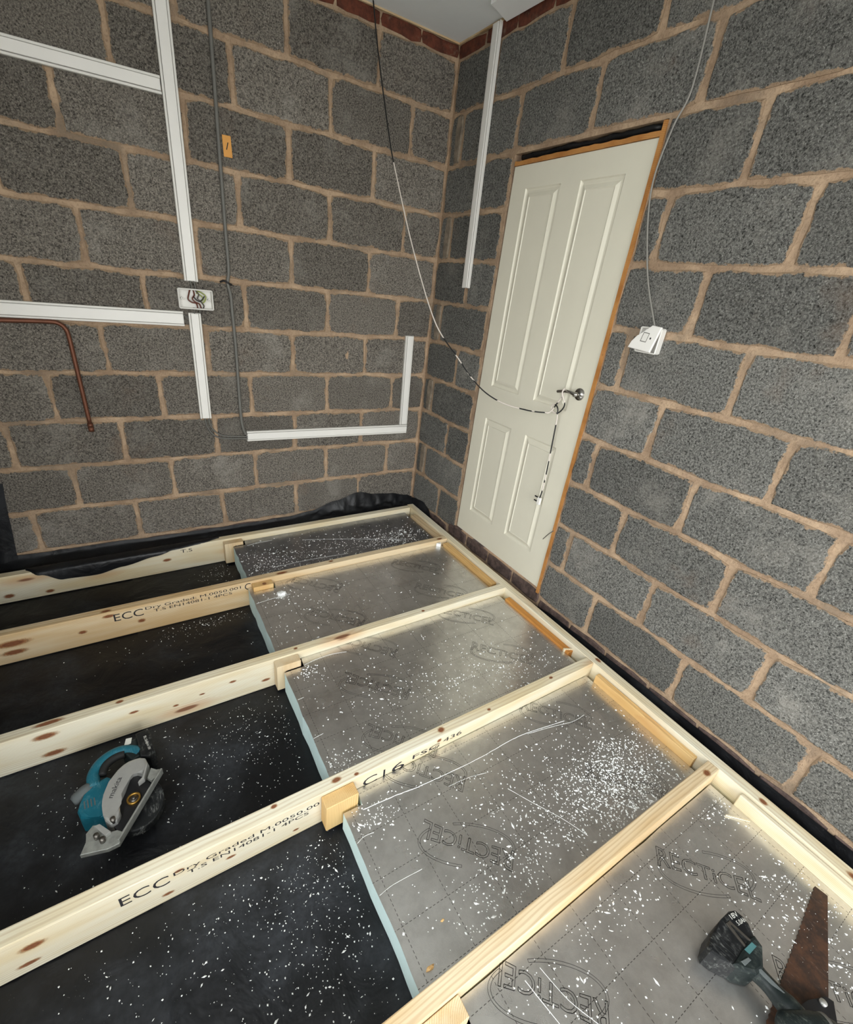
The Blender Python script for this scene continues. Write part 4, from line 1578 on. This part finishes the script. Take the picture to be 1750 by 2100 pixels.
spr('sole_plate_lug', [(-1.860, -1.512), (-1.846, -1.528), (-1.829, -1.530), (-1.835, -1.545), (-1.862, -1.560), (-1.872, -1.545)], -0.062, -0.050, M_ALUWORN, 0.001)
# teal body, arched handle, motor, battery
spr('motor_housing', [(-2.018, -1.462), (-1.985, -1.455), (-1.960, -1.480), (-1.965, -1.560), (-1.985, -1.600), (-2.005, -1.590), (-2.025, -1.582), (-2.054, -1.566), (-2.063, -1.540), (-2.058, -1.515), (-2.036, -1.506), (-2.026, -1.480)], -0.156, -0.082, M_TOOLTEAL, 0.012)
hp = smooth_path([(-2.020 - SO[0], -1.475 - SO[1], 0.066), (-2.024 - SO[0], -1.432 - SO[1], 0.070), (-2.008 - SO[0], -1.397 - SO[1], 0.072), (-1.978 - SO[0], -1.376 - SO[1], 0.072), (-1.945 - SO[0], -1.370 - SO[1], 0.070), (-1.912 - SO[0], -1.382 - SO[1], 0.066), (-1.893 - SO[0], -1.400 - SO[1], 0.062)], 5)
bm = bmesh.new()
add_tube(bm, hp, [0.020 - 0.004 * math.sin(math.pi * i / (len(hp) - 1)) for i in range(len(hp))], 12)
from_bm('handle', bm, M_TOOLTEAL, sv, True)
hp2 = smooth_path([(-2.000 - SO[0], -1.440 - SO[1], 0.068), (-1.990 - SO[0], -1.410 - SO[1], 0.072), (-1.965 - SO[0], -1.392 - SO[1], 0.072), (-1.936 - SO[0], -1.388 - SO[1], 0.070)], 5)
bm = bmesh.new()
add_tube(bm, hp2, 0.013, 10)
from_bm('grip', bm, M_BLACKR, sv, True)
spr('gear_case', [(-2.000, -1.500), (-1.965, -1.440), (-1.930, -1.430), (-1.890, -1.440), (-1.880, -1.480), (-1.930, -1.520), (-1.985, -1.560)], -0.150, -0.092, M_TOOLBLACK, 0.006)
spr('battery', [(-1.900, -1.325), (-1.862, -1.318), (-1.852, -1.350), (-1.846, -1.425), (-1.862, -1.444), (-1.890, -1.430)], -0.150, -0.078, M_TOOLBLACK, 0.006)
spr('battery_cradle', [(-1.945, -1.372), (-1.925, -1.345), (-1.898, -1.340), (-1.890, -1.420), (-1.915, -1.430)], -0.152, -0.084, M_TEALDARK, 0.006)
spr('white_sticker', [(-1.936, -1.362), (-1.915, -1.358), (-1.911, -1.334), (-1.929, -1.331)], -0.0838, -0.0832, M_PAPER, 0)
knob = smooth_path([(-2.026 - SO[0], -1.466 - SO[1], 0.066), (-2.050 - SO[0], -1.478 - SO[1], 0.064), (-2.078 - SO[0], -1.492 - SO[1], 0.060)], 4)
bm = bmesh.new()
add_tube(bm, knob, [0.016, 0.018, 0.020, 0.021, 0.021, 0.020, 0.019, 0.017, 0.012], 12)
from_bm('front_knob', bm, M_GREYRUBBER, sv, True)
text_obj('maker_lettering', 'makita', 0.022, None, M_INK, sv, (-1.966 - SO[0], -1.571 - SO[1], -0.0475 - ZF), (0, 0, math.radians(66)), 0.066)
for k, (bx, by) in enumerate(((-1.872, -1.372), (-1.866, -1.400))):
    text_obj('battery_print', 'BL1840' if k == 0 else 'Li-ion 18V', 0.012, None, M_PAPER, sv, (bx - 0.004 - SO[0], by + 0.02 - SO[1], -0.0775 - ZF), (0, 0, math.radians(-82)), 0.036)
for k in range(4):
    x = -2.046 + 0.0085 * k
    spr('vent_slot', [(x, -1.520), (x + 0.003, -1.519), (x + 0.006, -1.546), (x + 0.003, -1.547)], -0.0825, -0.0812, M_GREYRUBBER, 0)

# ------------------------------------------------------------------ hand saw
ZB = TOPS[4]
hs = empty('hand_saw', (-0.45, -2.86, ZB))
tag(hs, 'old hand saw with a rusty brown blade lying on foil at lower right', 'hand saw')
HO = (-0.45, -2.86)
def hsp(pts):
    return [(x - HO[0], y - HO[1]) for x, y in pts]
bl = [(-0.179, -2.777), (-0.174, -2.808), (-0.48, -2.9165), (-0.60, -2.958), (-0.66, -2.900), (-0.687, -2.853)]
# fine teeth along the long lower edge
a0, a1 = Vector((-0.687, -2.853)), Vector((-0.179, -2.777))
teeth = []
nt = 60
nn = Vector((-(a1 - a0).y, (a1 - a0).x)).normalized()
for k in range(1, nt):
    p = a0 + (a1 - a0) * (k / nt)
    teeth.append(tuple(p + nn * (0.0016 if k % 2 else -0.0010)))
prism('blade', hsp(bl + teeth), 0.0012, 0.0030, M_RUST, hs)
prism('saw_handle', hsp([(-0.560, -2.872), (-0.520, -2.880), (-0.468, -2.900), (-0.462, -2.915), (-0.505, -2.936), (-0.560, -2.962), (-0.620, -3.000), (-0.690, -3.020), (-0.740, -2.990), (-0.730, -2.930), (-0.680, -2.890), (-0.620, -2.862)]), 0.0032, 0.020, M_BLACK, hs, 0.003)
bm = bmesh.new()
add_disc(bm, (-0.494 - HO[0], -2.901 - HO[1], 0.020), (0, 0, 1), 0, 0.008, 0.006, 18)
from_bm('saw_bolt', bm, M_ALU, hs, True)

# ------------------------------------------------------------------ cordless multi tool / driver
dv = empty('cordless_driver', (-0.60, -2.76, ZB))
tag(dv, 'dusty dark cordless driver with square black battery on foil at lower right', 'power tool')
DO = (-0.60, -2.76)
ZD = 0.0
def dsp(pts):
    return [(x - DO[0], y - DO[1]) for x, y in pts]
prism('battery', dsp([(-0.680, -2.692), (-0.642, -2.681), (-0.589, -2.678), (-0.546, -2.679), (-0.528, -2.686), (-0.524, -2.704), (-0.527, -2.722), (-0.547, -2.748), (-0.561, -2.757), (-0.608, -2.762), (-0.644, -2.765), (-0.656, -2.755), (-0.679, -2.723), (-0.687, -2.702)]), 0.001, 0.070, M_TOOLBLACK, dv, 0.008)
prism('battery_foot', dsp([(-0.660, -2.744), (-0.566, -2.738), (-0.545, -2.742), (-0.552, -2.766), (-0.600, -2.790), (-0.628, -2.786), (-0.655, -2.762)]), 0.004, 0.076, M_TOOLGREEN, dv, 0.008)
prism('belt_hook', dsp([(-0.590, -2.690), (-0.574, -2.692), (-0.5665, -2.744), (-0.572, -2.745), (-0.579, -2.698), (-0.585, -2.698), (-0.591, -2.742), (-0.597, -2.742)]), 0.070, 0.0745, M_STEEL, dv, 0.001)
prism('teal_badge', dsp([(-0.606, -2.744), (-0.572, -2.746), (-0.570, -2.757), (-0.604, -2.756)]), 0.076, 0.0772, M_BADGE, dv)
for k in range(4):
    x = -0.672 + 0.012 * k
    prism('battery_rib', dsp([(x, -2.700), (x + 0.004, -2.699), (x + 0.012, -2.738), (x + 0.008, -2.740)]), 0.0695, 0.0718, M_TOOLBLACK, dv, 0.0006)
prism('battery_latch', dsp([(-0.640, -2.752), (-0.615, -2.757), (-0.614, -2.764), (-0.640, -2.762)]), 0.070, 0.0785, M_GREYRUBBER, dv, 0.001)
text_obj('battery_print', '18V', 0.016, None, M_PAPER, dv, (-0.562 - DO[0], -2.694 - DO[1], 0.0703), (0, 0, math.radians(-10)), 0.026)
text_obj('battery_print', '5.0Ah', 0.014, None, M_PAPER, dv, (-0.560 - DO[0], -2.710 - DO[1], 0.0703), (0, 0, math.radians(-10)), 0.030)
hpts = [(-0.607, -2.765, 0.050), (-0.606, -2.790, 0.050), (-0.605, -2.815, 0.050), (-0.608, -2.840, 0.052), (-0.610, -2.865, 0.056), (-0.612, -2.890, 0.058)]
hpts = smooth_path([(x - DO[0], y - DO[1], z) for x, y, z in hpts], 4)
bm = bmesh.new()
add_tube(bm, hpts, [0.026 - 0.006 * math.sin(math.pi * min(1, i / 14)) for i in range(len(hpts))], 14)
for v in bm.verts:
    v.co.z = 0.052 + (v.co.z - 0.052) * 1.0
from_bm('tool_grip', bm, M_TOOLGREEN, dv, True)
prism('grip_seam', dsp([(-0.616, -2.780), (-0.606, -2.786), (-0.604, -2.830), (-0.600, -2.862), (-0.606, -2.840), (-0.612, -2.815)]), 0.066, 0.0745, M_GREYRUBBER, dv, 0.001)
# gear head lying across at the bottom of the frame
ax = Vector((0.86, -0.51, 0.05)).normalized()
c0 = Vector((-0.672 - DO[0], -2.868 - DO[1], 0.0605))
bm = bmesh.new()
prof = [(0.0, 0.024), (0.012, 0.034), (0.05, 0.036), (0.085, 0.034), (0.105, 0.030), (0.118, 0.024), (0.130, 0.018)]
n = 20
u = ax.orthogonal().normalized()
w = ax.cross(u)
rings = [[bm.verts.new(c0 + ax * d + (u * math.cos(2 * math.pi * k / n) + w * math.sin(2 * math.pi * k / n)) * r) for k in range(n)] for d, r in prof]
for a, b in zip(rings, rings[1:]):
    for k in range(n):
        bm.faces.new((a[k], a[(k + 1) % n], b[(k + 1) % n], b[k]))
bm.faces.new(rings[0])
bm.faces.new(list(reversed(rings[-1])))
from_bm('tool_head', bm, M_TOOLGREEN, dv, True)
bm = bmesh.new()
add_disc(bm, c0 + ax * 0.100, ax, 0.024, 0.0325, 0.007, 24)
from_bm('head_ring', bm, M_GREYCABLE, dv, True)
bm = bmesh.new()
add_disc(bm, c0 + ax * 0.128, ax, 0.004, 0.014, 0.022, 16)
from_bm('chuck', bm, M_STEEL, dv, True)

# ------------------------------------------------------------------ loose bits
def lump(name, loc, size, mat, label, cat, seed, flat=0.5):
    rnd = random.Random(seed)
    bm = bmesh.new()
    bmesh.ops.create_icosphere(bm, subdivisions=2, radius=1.0)
    for v in bm.verts:
        k = 1 + 0.5 * noise.noise(v.co * 1.7 + Vector((seed, 0, 0)))
        v.co = Vector((v.co.x * size[0] * k, v.co.y * size[1] * k, max(-size[2] * 0.6, v.co.z * size[2] * k)))
    o = from_bm(name, bm, mat, None, False, (loc[0], loc[1], loc[2] + size[2] * 0.6 + 0.0005))
    return tag(o, label, cat)


lump('foam_scrap', (-1.222, -0.772, TOPS[1]), (0.026, 0.014, 0.010), M_CRUMB, 'white lump of torn foam lying by the flat orange offcut block', 'foam scrap', 3)
lump('wood_chip', (-1.316, -2.366, TOPS[3]), (0.011, 0.005, 0.005), M_PINE_ORANGE, 'small tan wood chip on foil close to the nearest joist', 'wood chip', 5)
lump('wood_chip', (-1.235, -2.300, TOPS[3]), (0.006, 0.003, 0.003), M_PINE_ORANGE, 'tiny tan wood crumb on foil behind the nearest joist', 'wood chip', 6)
fw = prism('foam_wedge', [(-0.186, -0.642), (-0.150, -0.640), (-0.166, -0.664)], TOPS[1] + 0.0004, TOPS[1] + 0.022, M_CRUMB)
tag(fw, 'small white foam wedge in the back right corner of the second bay', 'foam scrap')
sp_ = prism('wood_splinter', [(-0.214, -2.524), (-0.210, -2.522), (-0.155, -2.573), (-0.157, -2.577)], TOPS[4] + 0.001, TOPS[4] + 0.006, M_PINE)
tag(sp_, 'long pale wood splinter on foil beside the splintered batten', 'splinter')
ws = prism('wood_sliver', [(-0.146, -1.705), (-0.106, -1.728), (-0.104, -1.734), (-0.148, -1.712)], TOPS[2] + 0.001, -0.030, M_PINE)
tag(ws, 'white sliver of timber at the end of the dark orange packing batten', 'splinter')


# ------------------------------------------------------------------ crumbs of foam sawn over everything
def crumbs(label, z, spots, seed, smin=0.0009, smax=0.0030):
    """spots: (count, x, y, sx, sy, bounds) gaussian clusters or (count, None, bounds) uniform"""
    rnd = random.Random(seed)
    V, F = [], []
    def chip(x, y):
        s = min(smax, smin + rnd.expovariate(1 / 0.00085))
        long_ = 1.0 if rnd.random() < 0.88 else rnd.uniform(1.6, 3.2)
        a = rnd.uniform(0, math.pi)
        ca, sa = math.cos(a), math.sin(a)
        b = len(V)
        for (px_, py_, pz_) in ((1, -0.2, 0), (0.1, 1.0, 0), (-1, 0.1, 0), (-0.1, -1.0, 0), (0.1 * rnd.uniform(-3, 3), 0, 1.0)):
            ux = px_ * s * long_ * rnd.uniform(0.7, 1.3)
            uy = py_ * s * rnd.uniform(0.7, 1.3)
            V.append((x + ux * ca - uy * sa, y + ux * sa + uy * ca, z + pz_ * s * 1.1))
        F.extend([(b, b + 1, b + 4), (b + 1, b + 2, b + 4), (b + 2, b + 3, b + 4), (b + 3, b, b + 4), (b + 3, b + 2, b + 1, b)])
    for s in spots:
        cnt, cx, cy, sx, sy, (x0, x1, y0, y1) = s
        for _ in range(cnt):
            for _try in range(20):
                if cx is None:
                    x, y = rnd.uniform(x0, x1), rnd.uniform(y0, y1)
                else:
                    x, y = rnd.gauss(cx, sx), rnd.gauss(cy, sy)
                if x0 < x < x1 and y0 < y < y1:
                    chip(x, y)
                    break
    o = mesh('foam_crumbs', V, F, M_CRUMB)
    tag(o, label, 'debris', None, 'stuff')
    return o


E0 = 0.0003
b0 = (-1.335, -0.16, -0.585, -0.20)
crumbs('white foam crumbs on the dark foil board by the back wall', TOPS[0] + E0,
       [(260, -1.0, -0.45, 0.22, 0.10, b0), (420, -0.40, -0.45, 0.14, 0.06, b0), (200, None, 0, 0, 0, b0), (120, -1.25, -0.5, 0.07, 0.07, b0)], 1, 0.0015, 0.0042)
b1 = (-1.35, -0.16, -1.17, -0.70)
crumbs('white foam crumbs on the second foil board', TOPS[1] + E0,
       [(110, -1.15, -0.95, 0.16, 0.12, b1), (90, None, 0, 0, 0, b1), (60, -1.22, -0.78, 0.05, 0.03, b1)], 2, 0.0013, 0.0036)
b2 = (-1.35, -0.16, -1.80, -1.29)
crumbs('white foam crumbs on the middle foil board', TOPS[2] + E0,
       [(330, -0.85, -1.63, 0.24, 0.11, b2), (160, -0.40, -1.70, 0.13, 0.07, b2), (200, None, 0, 0, 0, b2), (60, -1.26, -1.33, 0.03, 0.03, b2), (70, -1.30, -1.78, 0.05, 0.03, b2)], 3, 0.0013, 0.0036)
b3 = (-1.355, -0.16, -2.375, -1.90)
crumbs('dense white foam crumbs on the foil board with the long slit', TOPS[3] + E0,
       [(1500, -0.44, -2.27, 0.13, 0.09, b3), (420, -0.80, -2.22, 0.16, 0.10, b3), (330, None, 0, 0, 0, b3), (90, -1.28, -1.97, 0.05, 0.03, b3), (150, -1.05, -2.33, 0.12, 0.05, b3)], 4, 0.0013, 0.0036)
b4 = (-1.30, -0.16, -3.0, -2.47)
crumbs('white foam crumbs on the lower right foil board around the tools', TOPS[4] + E0,
       [(330, -0.30, -2.80, 0.10, 0.10, b4), (130, -0.75, -2.52, 0.2, 0.03, b4), (330, None, 0, 0, 0, b4), (50, -0.23, -2.48, 0.05, 0.03, b4), (70, -1.05, -2.62, 0.08, 0.06, b4)], 5, 0.0011, 0.0034)
zf = ZF + 0.0045
crumbs('white foam crumbs on black sheet in the open left part of the middle bays', zf,
       [(80, -1.45, -0.30, 0.08, 0.06, (-2.3, -1.37, -0.6, -0.2)), (170, -1.55, -0.72, 0.16, 0.05, (-2.3, -1.38, -1.15, -0.68)), (60, None, 0, 0, 0, (-2.2, -1.38, -1.18, -0.68))], 6, 0.0008, 0.0026)
crumbs('white foam crumbs on black sheet around the circular saw', zf,
       [(260, -1.55, -1.42, 0.16, 0.12, (-2.3, -1.39, -1.81, -1.28)), (330, None, 0, 0, 0, (-2.2, -1.38, -1.82, -1.27))], 7, 0.0007, 0.0022)
crumbs('white foam crumbs on black sheet at the bottom left in front of the C16 joist', zf,
       [(320, -1.50, -2.05, 0.17, 0.14, (-2.2, -1.38, -2.40, -1.92)), (420, None, 0, 0, 0, (-2.1, -1.38, -2.40, -1.90)), (130, -1.50, -2.2, 0.10, 0.1, (-2.0, -1.38, -2.40, -1.92))], 8, 0.0007, 0.0025)

bpy.context.view_layer.update()
